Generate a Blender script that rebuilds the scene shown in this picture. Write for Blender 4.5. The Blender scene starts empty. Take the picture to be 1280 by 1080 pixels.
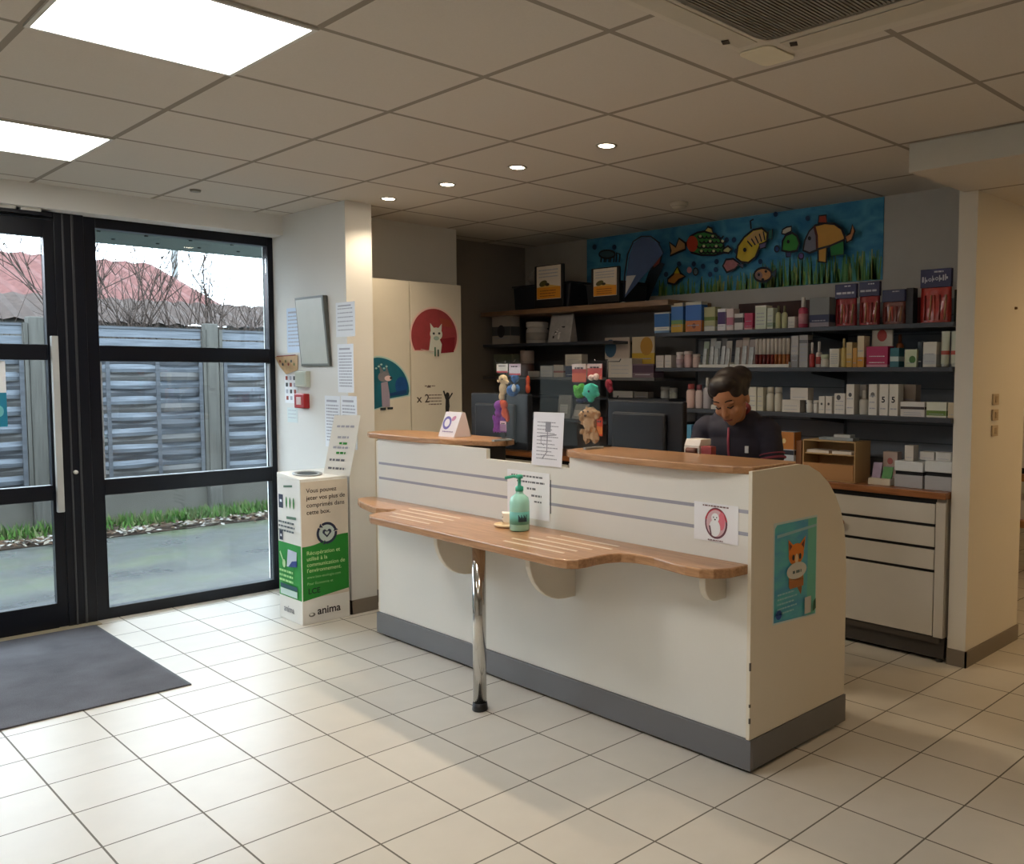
import bpy, bmesh, math, random
from mathutils import Vector, Matrix

random.seed(7)
SC = bpy.context.scene
COL = SC.collection
PI = math.pi

# ------------------------------------------------------------------ camera
EYE = Vector((0.0, 0.0, 1.4565))
FW = Vector((0.722708, 0.687909, -0.066884)).normalized()
RT = Vector((0.689586, -0.724199, 0.002779)).normalized()
UP = Vector((0.046526, 0.048131, 0.997757)).normalized()
FPX, PCX, PCY = 1120.65, 783.32, 541.17


def ray(px, py):
    return FW + RT * ((px - PCX) / FPX) - UP * ((py - PCY) / FPX)


def at(px, py, X):
    """point of the plane x = X seen at a measured spot of the photograph"""
    d = ray(px, py)
    return EYE + d * (X / d.x)


def aty(px, py, Y):
    d = ray(px, py)
    return EYE + d * (Y / d.y)


cam_data = bpy.data.cameras.new('camera')
cam = bpy.data.objects.new('camera', cam_data)
COL.objects.link(cam)
cam.matrix_world = Matrix(((RT.x, UP.x, -FW.x, EYE.x), (RT.y, UP.y, -FW.y, EYE.y), (RT.z, UP.z, -FW.z, EYE.z), (0, 0, 0, 1)))
cam_data.sensor_width = 36
cam_data.sensor_fit = 'HORIZONTAL'
cam_data.lens = FPX / 1280 * 36
cam_data.shift_x = (640 - PCX) / 1280
cam_data.shift_y = (PCY - 540) / 1280
cam_data.clip_start = 0.02
SC.camera = cam
SC.view_settings.view_transform = 'Standard'
SC.view_settings.look = 'None'
SC.view_settings.gamma = 1
SC.view_settings.use_curve_mapping = False
SC.view_settings.exposure = 0.32

# ------------------------------------------------------------------ materials
_mats = {}


def s2l(c):
    return tuple(((v / 255) / 12.92 if v / 255 <= 0.04045 else ((v / 255 + 0.055) / 1.055) ** 2.4) for v in c)


def nodes_of(name):
    m = bpy.data.materials.new(name)
    m.use_nodes = True
    nt = m.node_tree
    b = nt.nodes['Principled BSDF']
    return m, nt, b


def M(rgb, rough=0.5, metal=0.0, var=0.06, scale=12.0, spec=0.5, stretch=None, key=None, bump=0.0):
    """plain painted, printed or moulded surface: sRGB colour with a faint procedural mottling"""
    k = (tuple(rgb), rough, metal, var, scale, spec, stretch, bump)
    if k in _mats:
        return _mats[k]
    m, nt, b = nodes_of('surface_%d' % len(_mats))
    col = s2l(rgb)
    tc = nt.nodes.new('ShaderNodeTexCoord')
    src = tc.outputs['Object']
    if stretch:
        mp = nt.nodes.new('ShaderNodeMapping')
        mp.inputs['Scale'].default_value = stretch
        nt.links.new(src, mp.inputs['Vector'])
        src = mp.outputs['Vector']
    nz = nt.nodes.new('ShaderNodeTexNoise')
    nz.inputs['Scale'].default_value = scale
    nz.inputs['Detail'].default_value = 3
    nt.links.new(src, nz.inputs['Vector'])
    mx = nt.nodes.new('ShaderNodeMix')
    mx.data_type = 'RGBA'
    mx.inputs['A'].default_value = (*[v * (1 - var) for v in col], 1)
    mx.inputs['B'].default_value = (*[min(1, v * (1 + var)) for v in col], 1)
    nt.links.new(nz.outputs['Fac'], mx.inputs['Factor'])
    nt.links.new(mx.outputs['Result'], b.inputs['Base Color'])
    b.inputs['Roughness'].default_value = rough
    b.inputs['Metallic'].default_value = metal
    b.inputs['Specular IOR Level'].default_value = spec
    if bump:
        bp = nt.nodes.new('ShaderNodeBump')
        bp.inputs['Strength'].default_value = bump
        bp.inputs['Distance'].default_value = 0.01
        nt.links.new(nz.outputs['Fac'], bp.inputs['Height'])
        nt.links.new(bp.outputs['Normal'], b.inputs['Normal'])
    _mats[k] = m
    return m


def emit(rgb, strength):
    k = ('emit', tuple(rgb), strength)
    if k not in _mats:
        m, nt, b = nodes_of('lamp_%d' % len(_mats))
        b.inputs['Base Color'].default_value = (0.8, 0.8, 0.8, 1)
        b.inputs['Emission Color'].default_value = (*rgb, 1)
        b.inputs['Emission Strength'].default_value = strength
        _mats[k] = m
    return _mats[k]


def clear(tint=(0.98, 1, 0.99), gloss=1.0, name='clear_glass', rough=0.0):
    k = (name, tint, gloss)
    if k in _mats:
        return _mats[k]
    m, nt, b = nodes_of(name)
    nt.nodes.remove(b)
    out = nt.nodes['Material Output']
    tr = nt.nodes.new('ShaderNodeBsdfTransparent')
    tr.inputs['Color'].default_value = (*tint, 1)
    gl = nt.nodes.new('ShaderNodeBsdfGlossy')
    gl.inputs['Roughness'].default_value = rough
    fr = nt.nodes.new('ShaderNodeFresnel')
    fr.inputs['IOR'].default_value = 1.45
    ml = nt.nodes.new('ShaderNodeMath')
    ml.operation = 'MULTIPLY'
    ml.inputs[1].default_value = gloss
    nt.links.new(fr.outputs['Fac'], ml.inputs[0])
    mx = nt.nodes.new('ShaderNodeMixShader')
    nt.links.new(ml.outputs[0], mx.inputs['Fac'])
    nt.links.new(tr.outputs[0], mx.inputs[1])
    nt.links.new(gl.outputs[0], mx.inputs[2])
    nt.links.new(mx.outputs[0], out.inputs['Surface'])
    _mats[k] = m
    return m


def grid_mat(name, base, line, step, width, ox, oy, rough, var=0.05, bump=0.0, noise=(40, 0.04)):
    """square tiles with joints, laid out in world metres; each tile a touch lighter or darker"""
    m, nt, b = nodes_of(name)
    tc = nt.nodes.new('ShaderNodeTexCoord')
    sep = nt.nodes.new('ShaderNodeSeparateXYZ')
    nt.links.new(tc.outputs['Object'], sep.inputs[0])

    def math_(op, a, bb=None):
        n = nt.nodes.new('ShaderNodeMath')
        n.operation = op
        for i, v in enumerate((a, bb)):
            if v is None:
                continue
            if isinstance(v, (int, float)):
                n.inputs[i].default_value = v
            else:
                nt.links.new(v, n.inputs[i])
        return n.outputs[0]
    cell, edge = [], []
    for ax, o in (('X', ox), ('Y', oy)):
        t = math_('DIVIDE', math_('SUBTRACT', sep.outputs[ax], o), step)
        cell.append(math_('FLOOR', t))
        fr = math_('FRACT', t)
        d = math_('MINIMUM', fr, math_('SUBTRACT', 1.0, fr))
        edge.append(math_('LESS_THAN', d, width / 2 / step))
    joint = math_('MAXIMUM', edge[0], edge[1])
    cmb = nt.nodes.new('ShaderNodeCombineXYZ')
    nt.links.new(cell[0], cmb.inputs[0])
    nt.links.new(cell[1], cmb.inputs[1])
    wn = nt.nodes.new('ShaderNodeTexWhiteNoise')
    wn.noise_dimensions = '2D'
    nt.links.new(cmb.outputs[0], wn.inputs['Vector'])
    nz = nt.nodes.new('ShaderNodeTexNoise')
    nz.inputs['Scale'].default_value = noise[0]
    nz.inputs['Detail'].default_value = 4
    nt.links.new(tc.outputs['Object'], nz.inputs['Vector'])
    v = math_('ADD', math_('MULTIPLY', math_('SUBTRACT', wn.outputs['Value'], 0.5), 2 * var),
              math_('MULTIPLY', math_('SUBTRACT', nz.outputs['Fac'], 0.5), 2 * noise[1]))
    v = math_('ADD', v, 1.0)
    vm = nt.nodes.new('ShaderNodeVectorMath')
    vm.operation = 'SCALE'
    vm.inputs[0].default_value = s2l(base)
    nt.links.new(v, vm.inputs['Scale'])
    mx = nt.nodes.new('ShaderNodeMix')
    mx.data_type = 'RGBA'
    nt.links.new(joint, mx.inputs['Factor'])
    nt.links.new(vm.outputs[0], mx.inputs['A'])
    mx.inputs['B'].default_value = (*s2l(line), 1)
    nt.links.new(mx.outputs['Result'], b.inputs['Base Color'])
    rg = math_('ADD', math_('MULTIPLY', joint, 0.4), rough)
    nt.links.new(rg, b.inputs['Roughness'])
    bp = nt.nodes.new('ShaderNodeBump')
    bp.inputs['Strength'].default_value = 0.4
    bp.inputs['Distance'].default_value = 0.003
    hh = math_('ADD', math_('MULTIPLY', joint, -1.0), math_('MULTIPLY', nz.outputs['Fac'], bump))
    nt.links.new(hh, bp.inputs['Height'])
    nt.links.new(bp.outputs['Normal'], b.inputs['Normal'])
    return m


def wood(name, light, dark, rough=0.35, stretch=(3, 3, 40), scale=3.0):
    """straight-grained laminate"""
    if name in _mats:
        return _mats[name]
    m, nt, b = nodes_of(name)
    tc = nt.nodes.new('ShaderNodeTexCoord')
    mp = nt.nodes.new('ShaderNodeMapping')
    mp.inputs['Scale'].default_value = stretch
    nt.links.new(tc.outputs['Object'], mp.inputs['Vector'])
    nz = nt.nodes.new('ShaderNodeTexNoise')
    nz.inputs['Scale'].default_value = scale
    nz.inputs['Detail'].default_value = 5
    nz.inputs['Distortion'].default_value = 0.4
    nt.links.new(mp.outputs['Vector'], nz.inputs['Vector'])
    rp = nt.nodes.new('ShaderNodeValToRGB')
    rp.color_ramp.elements[0].position = 0.3
    rp.color_ramp.elements[0].color = (*s2l(dark), 1)
    rp.color_ramp.elements[1].position = 0.7
    rp.color_ramp.elements[1].color = (*s2l(light), 1)
    nt.links.new(nz.outputs['Fac'], rp.inputs['Fac'])
    nt.links.new(rp.outputs['Color'], b.inputs['Base Color'])
    b.inputs['Roughness'].default_value = rough
    _mats[name] = m
    return m


# ------------------------------------------------------------------ mesh builder
class MB:
    """collects shapes and links them as ONE mesh object"""

    def __init__(self):
        self.v, self.f, self.mi, self.sm, self.mats = [], [], [], [], []

    def slot(self, m):
        if m not in self.mats:
            self.mats.append(m)
        return self.mats.index(m)

    def add(self, vs, fs, m, smooth=False):
        n = len(self.v)
        s = self.slot(m)
        self.v += [Vector(p) for p in vs]
        for q in fs:
            self.f.append([n + i for i in q])
            self.mi.append(s)
            self.sm.append(smooth)
        return self

    def box(self, x0, x1, y0, y1, z0, z1, m):
        x0, x1 = min(x0, x1), max(x0, x1)
        y0, y1 = min(y0, y1), max(y0, y1)
        z0, z1 = min(z0, z1), max(z0, z1)
        vs = [(x, y, z) for z in (z0, z1) for y in (y0, y1) for x in (x0, x1)]
        return self.add(vs, [(0, 2, 3, 1), (4, 5, 7, 6), (0, 1, 5, 4), (2, 6, 7, 3), (0, 4, 6, 2), (1, 3, 7, 5)], m)

    def obox(self, c, ax, ay, az, m):
        """box from centre and three half vectors"""
        c, ax, ay, az = map(Vector, (c, ax, ay, az))
        vs = [c + ax * i + ay * j + az * k for k in (-1, 1) for j in (-1, 1) for i in (-1, 1)]
        return self.add(vs, [(0, 2, 3, 1), (4, 5, 7, 6), (0, 1, 5, 4), (2, 6, 7, 3), (0, 4, 6, 2), (1, 3, 7, 5)], m)

    def prism(self, pts, d, m, smooth=False):
        """closed outline of 3-D points pushed along d"""
        d = Vector(d)
        a = [Vector(p) for p in pts]
        n = len(a)
        vs = a + [p + d for p in a]
        fs = [tuple(range(n - 1, -1, -1)), tuple(range(n, 2 * n))]
        self.add(vs, fs, m)
        side = [(i, (i + 1) % n, n + (i + 1) % n, n + i) for i in range(n)]
        return self.add(vs, side, m, smooth)

    def lathe(self, c, prof, m, seg=16, axis='z', smooth=True, caps=True):
        c = Vector(c)
        vs, fs = [], []
        for r, h in prof:
            for k in range(seg):
                a = 2 * PI * k / seg
                p = (r * math.cos(a), r * math.sin(a), h)
                if axis == 'x':
                    p = (h, p[0], p[1])
                elif axis == 'y':
                    p = (p[1], h, p[0])
                vs.append(c + Vector(p))
        n = len(prof)
        for i in range(n - 1):
            for k in range(seg):
                k2 = (k + 1) % seg
                fs.append((i * seg + k, i * seg + k2, (i + 1) * seg + k2, (i + 1) * seg + k))
        self.add(vs, fs, m, smooth)
        if not caps:
            return self
        self.add(vs[:seg], [tuple(range(seg - 1, -1, -1))], m)
        self.add(vs[-seg:], [tuple(range(seg))], m)
        return self

    def tube(self, path, r, m, seg=8, r2=None):
        path = [Vector(p) for p in path]
        vs, fs = [], []
        n = len(path)
        for i, p in enumerate(path):
            t = (path[min(i + 1, n - 1)] - path[max(i - 1, 0)]).normalized()
            u = t.cross(Vector((0, 0, 1)) if abs(t.z) < 0.9 else Vector((1, 0, 0))).normalized()
            w = t.cross(u)
            rr = r if r2 is None else r + (r2 - r) * i / (n - 1)
            for k in range(seg):
                a = 2 * PI * k / seg
                vs.append(p + u * (rr * math.cos(a)) + w * (rr * math.sin(a)))
        for i in range(n - 1):
            for k in range(seg):
                k2 = (k + 1) % seg
                fs.append((i * seg + k, i * seg + k2, (i + 1) * seg + k2, (i + 1) * seg + k))
        fs += [tuple(range(seg - 1, -1, -1)), tuple(range((n - 1) * seg, n * seg))]
        return self.add(vs, fs, m, True)

    def ball(self, c, r, m, seg=12, rings=8, rot=None):
        c = Vector(c)
        r = (r, r, r) if isinstance(r, (int, float)) else r
        vs, fs = [], []
        for i in range(rings + 1):
            th = PI * i / rings
            for k in range(seg):
                a = 2 * PI * k / seg
                p = Vector((r[0] * math.sin(th) * math.cos(a), r[1] * math.sin(th) * math.sin(a), r[2] * math.cos(th)))
                if rot is not None:
                    p = rot @ p
                vs.append(c + p)
        for i in range(rings):
            for k in range(seg):
                k2 = (k + 1) % seg
                fs.append((i * seg + k, (i + 1) * seg + k, (i + 1) * seg + k2, i * seg + k2))
        return self.add(vs, fs, m, True)

    def build(self, name, parent=None, bevel=0.0, origin=None, seg=2, normals=True):
        me = bpy.data.meshes.new(name)
        if parent is not None and origin is None:
            origin = parent.get('_o', (0, 0, 0))
        o0 = Vector(origin) if origin is not None else Vector((0, 0, 0))
        me.from_pydata([tuple(p - o0) for p in self.v], [], self.f)
        for m in self.mats:
            me.materials.append(m)
        me.polygons.foreach_set('material_index', self.mi)
        me.polygons.foreach_set('use_smooth', self.sm)
        bm = bmesh.new()
        bm.from_mesh(me)
        bmesh.ops.remove_doubles(bm, verts=bm.verts, dist=1e-6)
        if normals:
            bmesh.ops.recalc_face_normals(bm, faces=bm.faces)
        bm.to_mesh(me)
        bm.free()
        ob = bpy.data.objects.new(name, me)
        COL.objects.link(ob)
        if parent is not None:
            ob.parent = parent
        else:
            ob.location = o0
        if bevel:
            md = ob.modifiers.new('edge', 'BEVEL')
            md.width = bevel
            md.segments = seg
            md.limit_method = 'ANGLE'
            md.angle_limit = math.radians(40)
        return ob


_origins = {}


def tag(o, label, cat, group=None, kind=None):
    o['label'] = label
    if cat:
        o['category'] = cat
    if group:
        o['group'] = group
    if kind:
        o['kind'] = kind
    return o


class Thing:
    """an Empty at the thing's base; parts are built in world metres and hung under it"""

    def __init__(self, name, label, cat, base, group=None):
        self.o = bpy.data.objects.new(name, None)
        self.o.empty_display_size = 0.05
        COL.objects.link(self.o)
        self.base = Vector(base)
        self.o.location = self.base
        tag(self.o, label, cat, group)

    def part(self, name, mb, bevel=0.0, label=None, under=None, seg=2):
        ob = mb.build(name, under if under is not None else self.o, bevel, origin=self.base, seg=seg)
        if label:
            ob['label'] = label
        return ob


def struct(name, mb, label, bevel=0.0, cat='structure'):
    o = mb.build(name, None, bevel)
    return tag(o, label, cat, None, 'structure')


def copy_tree(o, parent=None):
    c = o.copy()
    COL.objects.link(c)
    c.parent = parent
    for ch in list(o.children):
        copy_tree(ch, c)
    return c


# flat print work ------------------------------------------------------
def rect(u0, u1, v0, v1):
    return [(u0, v0), (u1, v0), (u1, v1), (u0, v1)]


def ell(cu, cv, ru, rv, rot=0, n=20, a0=0, a1=2 * PI):
    out = []
    full = abs(a1 - a0 - 2 * PI) < 1e-6
    for k in range(n if full else n + 1):
        a = a0 + (a1 - a0) * k / n
        x, y = ru * math.cos(a), rv * math.sin(a)
        out.append((cu + x * math.cos(rot) - y * math.sin(rot), cv + x * math.sin(rot) + y * math.cos(rot)))
    return out


def ring(cu, cv, r0, r1, a0, a1, n=24):
    return ell(cu, cv, r1, r1, 0, n, a0, a1) + ell(cu, cv, r0, r0, 0, n, a1, a0)


class Print:
    """inks laid on a flat surface: origin, right and up directions; every layer is a thin sheet"""

    def __init__(self, org, right, up=(0, 0, 1)):
        self.o, self.r, self.u = Vector(org), Vector(right).normalized(), Vector(up).normalized()
        self.n = self.r.cross(self.u).normalized()
        self.mb = MB()
        self.k = 0

    def p(self, u, v, k):
        return self.o + self.r * u + self.u * v + self.n * (0.0004 * k)

    def fill(self, pts, m, lift=True):
        if lift:
            self.k += 1
        self.mb.add([self.p(a, b, self.k) for a, b in pts], [tuple(range(len(pts)))], m)
        return self

    def line(self, pts, w, m, close=False):
        """a pen stroke along a polyline"""
        self.k += 1
        P = [Vector(q) for q in pts]
        n = len(P)
        L, R_ = [], []
        for i in range(n):
            a = P[(i - 1) % n] if (i > 0 or close) else P[i]
            b = P[(i + 1) % n] if (i < n - 1 or close) else P[i]
            t = (b - a).normalized() if (b - a).length > 1e-9 else Vector((1, 0))
            q = Vector((-t.y, t.x)) * w / 2
            L.append(P[i] + q)
            R_.append(P[i] - q)
        for i in range(n if close else n - 1):
            j = (i + 1) % n
            self.mb.add([self.p(v.x, v.y, self.k) for v in (R_[i], R_[j], L[j], L[i])], [(0, 1, 2, 3)], m)
        return self

    def scribble(self, u0, u1, v, h, m, seed=0, gap=0.25):
        """a line of print too small to read: short dashes of ink"""
        rnd = random.Random(seed * 977 + int(v * 1e4))
        self.k += 0
        u = u0
        while u < u1 - h * 0.5:
            w = min(h * rnd.uniform(1.0, 3.2), u1 - u)
            self.mb.add([self.p(a, b, self.k + 1) for a, b in rect(u, u + w, v, v + h)], [(0, 1, 2, 3)], m)
            u += w + h * rnd.uniform(0.35, 0.7)
        return self

    def build(self, name, parent, origin=None):
        return self.mb.build(name, parent, origin=origin, normals=False)


def text(s, org, right, size, m, parent, origin, name='lettering', up=(0, 0, 1), width=None, bold=0.0):
    """lettering as a thin flat mesh; org is the left end of the base line"""
    cu = bpy.data.curves.new(name, 'FONT')
    cu.body = s
    cu.size = size
    cu.offset = bold * size
    cu.fill_mode = 'FRONT'
    tmp = bpy.data.objects.new(name, cu)
    COL.objects.link(tmp)
    dg = bpy.context.evaluated_depsgraph_get()
    me = bpy.data.meshes.new_from_object(tmp.evaluated_get(dg))
    bpy.data.objects.remove(tmp)
    r, u = Vector(right).normalized(), Vector(up).normalized()
    sx = 1.0
    if width and len(me.vertices):
        w = max(v.co.x for v in me.vertices)
        sx = width / w if w > 0 else 1
    o0 = Vector(origin)
    n = r.cross(u)
    for v in me.vertices:
        v.co = Vector(org) + r * (v.co.x * sx) + u * v.co.y + n * 0.0003 - o0
    me.materials.clear()
    me.materials.append(m)
    ob = bpy.data.objects.new(name, me)
    COL.objects.link(ob)
    ob.parent = parent
    return ob


def remesh(ob, voxel, smooth=4):
    md = ob.modifiers.new('skin', 'REMESH')
    md.mode = 'VOXEL'
    md.voxel_size = voxel
    md.use_smooth_shade = True
    if smooth:
        sm = ob.modifiers.new('soft', 'SMOOTH')
        sm.iterations = smooth
        sm.factor = 0.5
    return ob


NX = (0, -1, 0)       # reading direction on faces that look towards -x
NY = (1, 0, 0)        # reading direction on faces that look towards -y
INK = M((40, 40, 46), 0.7)
GREYINK = M((172, 174, 186), 0.7)
WHITE = M((236, 234, 230), 0.55)
PAPER = M((238, 240, 243), 0.75, var=0.02)
BLACKP = M((22, 23, 26), 0.4)

# ================================================================== the setting
H = 2.459
FLOOR_M = grid_mat('floor_tiles', (205, 199, 188), (104, 97, 87), 0.30, 0.0062, 1.4201, 4.1968, 0.36, 0.025, 0.05, (9, 0.05))
CEIL_M = grid_mat('ceiling_tiles', (206, 198, 187), (148, 139, 127), 0.60, 0.022, 1.9255, 2.5073, 0.85, 0.02, 0.25, (160, 0.05))
WALLW = M((224, 223, 219), 0.8, var=0.03, scale=3)
WALL_SHADE = M((152, 146, 138), 0.85, var=0.05, scale=3)  # white wall with the alcove's shade put into its colour
SKIRT = M((126, 116, 104), 0.5, var=0.06, scale=6)
ALU = M((8, 13, 24), 0.35, 0.0, var=0.1, scale=6, spec=0.35)

struct('floor', MB().box(-3, 9, -4, 5.80, -0.06, 0.0, FLOOR_M), 'cream square floor tiles with darker joints across the room')
struct('ceiling', MB().box(-3, 9, -4, 5.68, H, H + 0.08, CEIL_M), 'suspended ceiling of white square tiles in a metal grid')
struct('ceiling_low', MB().box(3.74, 9, -4, 1.86, 2.337, H - 0.002, M((206, 204, 196), 0.85, var=0.03)).box(3.741, 9, -4, 1.859, 2.3345, 2.337, CEIL_M), 'lowered ceiling box beyond the white partition')

# window wall: lintel above the glazing, solid wall beyond the door
w = MB()
w.box(-3, 2.712, 5.65, 5.96, 2.335, H + 0.06, WALLW)
w.box(-3, -0.42, 5.65, 5.96, 0, 2.335, WALLW)
struct('wall_window', w, 'pale plaster wall band above the black glazed front')
# projecting wall block with the notices, faced white, its inner end forms the pillar edge
struct('wall_notice', MB().box(2.712, 2.885, 4.862, 5.96, 0, H, WALLW), 'narrow white wall beside the window hung with paper notices')
struct('wall_recess', MB().box(2.885, 3.80, 5.28, 5.75, 0, H, WALLW), 'beige wall above the tall white cupboard')
struct('wall_alcove', MB().box(3.80, 4.74, 5.65, 5.75, 0, H, WALL_SHADE), 'shade-toned end wall of the shelf alcove beyond the cupboard')
struct('wall_back', MB().box(4.74, 4.86, 1.882, 5.75, 0, H, M((196, 194, 190), 0.85, var=0.03)), 'grey white wall behind the product shelves carrying the mural')
struct('wall_partition', MB().box(4.32, 5.0, 1.79, 1.882, 0, H - 0.001, M((226, 220, 208), 0.75, var=0.03, scale=3)), 'white free end of the partition closing off the shelves', cat='partition')
w = MB().box(2.703, 2.712, 4.853, 5.76, 0, 0.085, SKIRT).box(2.703, 2.885, 4.853, 4.862, 0, 0.085, SKIRT)
struct('baseboard_notice', w, 'grey brown tiled skirting around the notice wall')
w = MB().box(4.311, 4.32, 1.781, 1.882, 0, 0.082, SKIRT).box(4.311, 5.0, 1.781, 1.79, 0, 0.082, SKIRT)
struct('baseboard_partition', w, 'brown tiled skirting around the foot of the partition')
# walls out of view behind the camera close the room so light bounces as in a room
struct('wall_rear', MB().box(-3.1, -3, -4, 5.96, 0, H, WALLW), 'plain white rear wall of the room')
struct('wall_side', MB().box(-3.1, 9, -4.1, -4, 0, H, WALLW), 'plain white side wall of the room')
struct('wall_annex', MB().box(8.9, 9, -4, 5.96, 0, H, WALLW), 'far wall of the adjoining room')
struct('wall_annex_side', MB().box(5.0, 9, 4.0, 4.1, 0, H, WALLW), 'side wall of the adjoining room')

# dark slat panel behind the shelves
pm = M((128, 134, 142), 0.55, var=0.12, scale=5)
w = MB().box(4.722, 4.738, 1.89, 3.84, 0.871, 1.862, pm)
z = 0.97
while z < 1.85:
    w.box(4.7195, 4.7221, 1.89, 3.84, z, z + 0.006, M((92, 96, 104), 0.6))
    z += 0.1
struct('wall_panel', w, 'dark grey slatted back panel behind the long product shelves', cat='panel')
w = MB().box(4.722, 4.738, 3.846, 5.64, 0.871, 1.90, M((112, 110, 110), 0.55, var=0.12, scale=5))  # unlit wall: its shade is put into this grey
struct('wall_panel_2', w, 'shade-darkened grey back panel under the wooden wall shelf', cat='panel')

# ---------------------------------------------------------------- shop front
GLASS = clear((0.97, 0.99, 0.985), 0.7)
YG = 5.80
win = MB()
fr = Thing('window_1', 'tall fixed window with black frame and two cross rails', 'window', (2.17, YG, 0))
fr.o['kind'] = 'structure'
f = MB()
f.box(1.60, 1.668, YG, YG + 0.07, 0, 2.36, ALU).box(2.676, 2.712, YG, YG + 0.07, 0, 2.36, ALU)
f.box(1.668, 2.676, YG, YG + 0.07, 2.278, 2.36, ALU).box(1.668, 2.676, YG, YG + 0.07, 0, 0.066, ALU)
fr.part('frame', f, 0.003)
for z0, z1 in ((1.515, 1.607), (0.732, 0.826)):
    fr.part('rail', MB().box(1.668, 2.676, YG + 0.002, YG + 0.066, z0, z1, ALU), 0.004)
for z0, z1 in ((1.607, 2.278), (0.826, 1.515), (0.066, 0.732)):
    fr.part('pane', MB().box(1.669, 2.675, YG + 0.03, YG + 0.036, z0, z1, GLASS))
fr.part('bead', MB().box(1.668, 1.676, YG - 0.002, YG + 0.03, 0.83, 1.51, M((150, 155, 160), 0.4)).box(2.668, 2.676, YG - 0.002, YG + 0.03, 0.83, 1.51, M((150, 155, 160), 0.4)))

po = MB()
po.box(1.452, 1.60, YG - 0.03, YG + 0.07, 0, 2.36, ALU)
po.box(1.49, 1.50, YG - 0.036, YG - 0.03, 0, 2.34, M((60, 62, 66), 0.35)).box(1.535, 1.548, YG - 0.036, YG - 0.03, 0, 2.34, M((52, 54, 58), 0.35))
tr = struct('trim_1', po, 'wide black post between the sliding door and the window', 0.003, cat='post')

def door(name, x0, x1, label, handle_side, poster):
    d = Thing(name, label, 'door', ((x0 + x1) / 2, YG, 0))
    d.o['kind'] = 'structure'
    y0, y1 = YG - 0.028, YG + 0.03
    s = 0.05
    g = MB()
    g.box(x0, x0 + s, y0, y1, 0.008, 2.29, ALU).box(x1 - s, x1, y0, y1, 0.008, 2.29, ALU)
    g.box(x0 + s, x1 - s, y0, y1, 2.195, 2.29, ALU).box(x0 + s, x1 - s, y0, y1, 0.008, 0.147, ALU)
    d.part('frame', g, 0.003)
    for z0, z1 in ((1.518, 1.605), (0.732, 0.818)):
        d.part('rail', MB().box(x0 + s, x1 - s, y0 + 0.003, y1 - 0.003, z0, z1, ALU), 0.004)
    for z0, z1 in ((1.605, 2.195), (0.818, 1.518), (0.147, 0.732)):
        d.part('pane', MB().box(x0 + s, x1 - s, YG - 0.002, YG + 0.004, z0, z1, GLASS))
    hx = x1 - 0.042 if handle_side > 0 else x0 + 0.008
    hm = M((196, 198, 196), 0.35, 0.3)
    ha = MB().box(hx, hx + 0.034, y0 - 0.045, y0 - 0.012, 0.667, 1.652, hm)
    ha.lathe((hx + 0.017, y0 - 0.02, 0.80), [(0.009, 0), (0.009, 0.022)], hm, 8, 'y').lathe((hx + 0.017, y0 - 0.02, 1.52), [(0.009, 0), (0.009, 0.022)], hm, 8, 'y')
    d.part('handle', ha, 0.004, 'long white vertical pull handle')
    return d

dm = door('door_1', 0.56, 1.452, 'black framed glass sliding door leaf with a long white handle', 1, True)
door('door_2', -0.40, 0.545, 'second black framed glass door leaf', -1, False)
hd = MB()
hd.box(-0.42, 1.452, YG - 0.03, YG + 0.06, 2.295, 2.345, ALU)
struct('trim_2', hd, 'black header rail above the sliding glass door', 0.002, cat='header')
op = Thing('door_operator', 'black sliding door track with white roller carriages above the glass door', 'door gear', (1.0, YG - 0.08, 2.30))
op.part('track', MB().box(-0.40, 1.43, YG - 0.10, YG - 0.035, 2.30, 2.318, ALU))
for xx in (1.17, 1.285):
    op.part('roller_carriage', MB().box(xx, xx + 0.095, YG - 0.10, YG - 0.06, 2.319, 2.337, M((214, 214, 206), 0.5)), 0.002)
st = MB()
st.box(-0.42, 1.60, 5.70, 5.795, 0.0, 0.006, M((186, 176, 150), 0.4, 0.3))
struct('trim_3', st, 'thin brass coloured threshold strip at the glass door', cat='threshold')
tag(MB().lathe((1.512, YG - 0.037, 0.885), [(0.012, 0), (0.012, -0.012), (0.006, -0.02)], M((206, 204, 200), 0.4), 10, 'y').build('door_lock', None, origin=(1.512, YG - 0.037, 0.885)), 'tiny white lock button on the black door post', 'lock')
# poster on the glass door
po = Thing('door_poster', 'white and teal poster stuck on the glass sliding door', 'poster', (1.09, YG - 0.0035, 1.155))
po.part('sheet', MB().box(0.98, 1.205, YG - 0.0045, YG - 0.0025, 1.155, 1.512, M((20, 128, 160), 0.6)))
pp = Print((0.98, YG - 0.0046, 1.155), NY)
pp.fill(rect(0, 0.225, 0.185, 0.357), PAPER)
pp.fill(ell(0.19, 0.085, 0.02, 0.03), M((120, 200, 205), 0.6))
pp.build('print', po.o, po.base)

# ---------------------------------------------------------------- outside
def MO(rgb, *a, **k):
    """outdoor surface, its colour darkened to balance the very bright sky light"""
    k.setdefault('spec', 0.06)
    return M(tuple(v * 0.63 for v in rgb), *a, **k)


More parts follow.
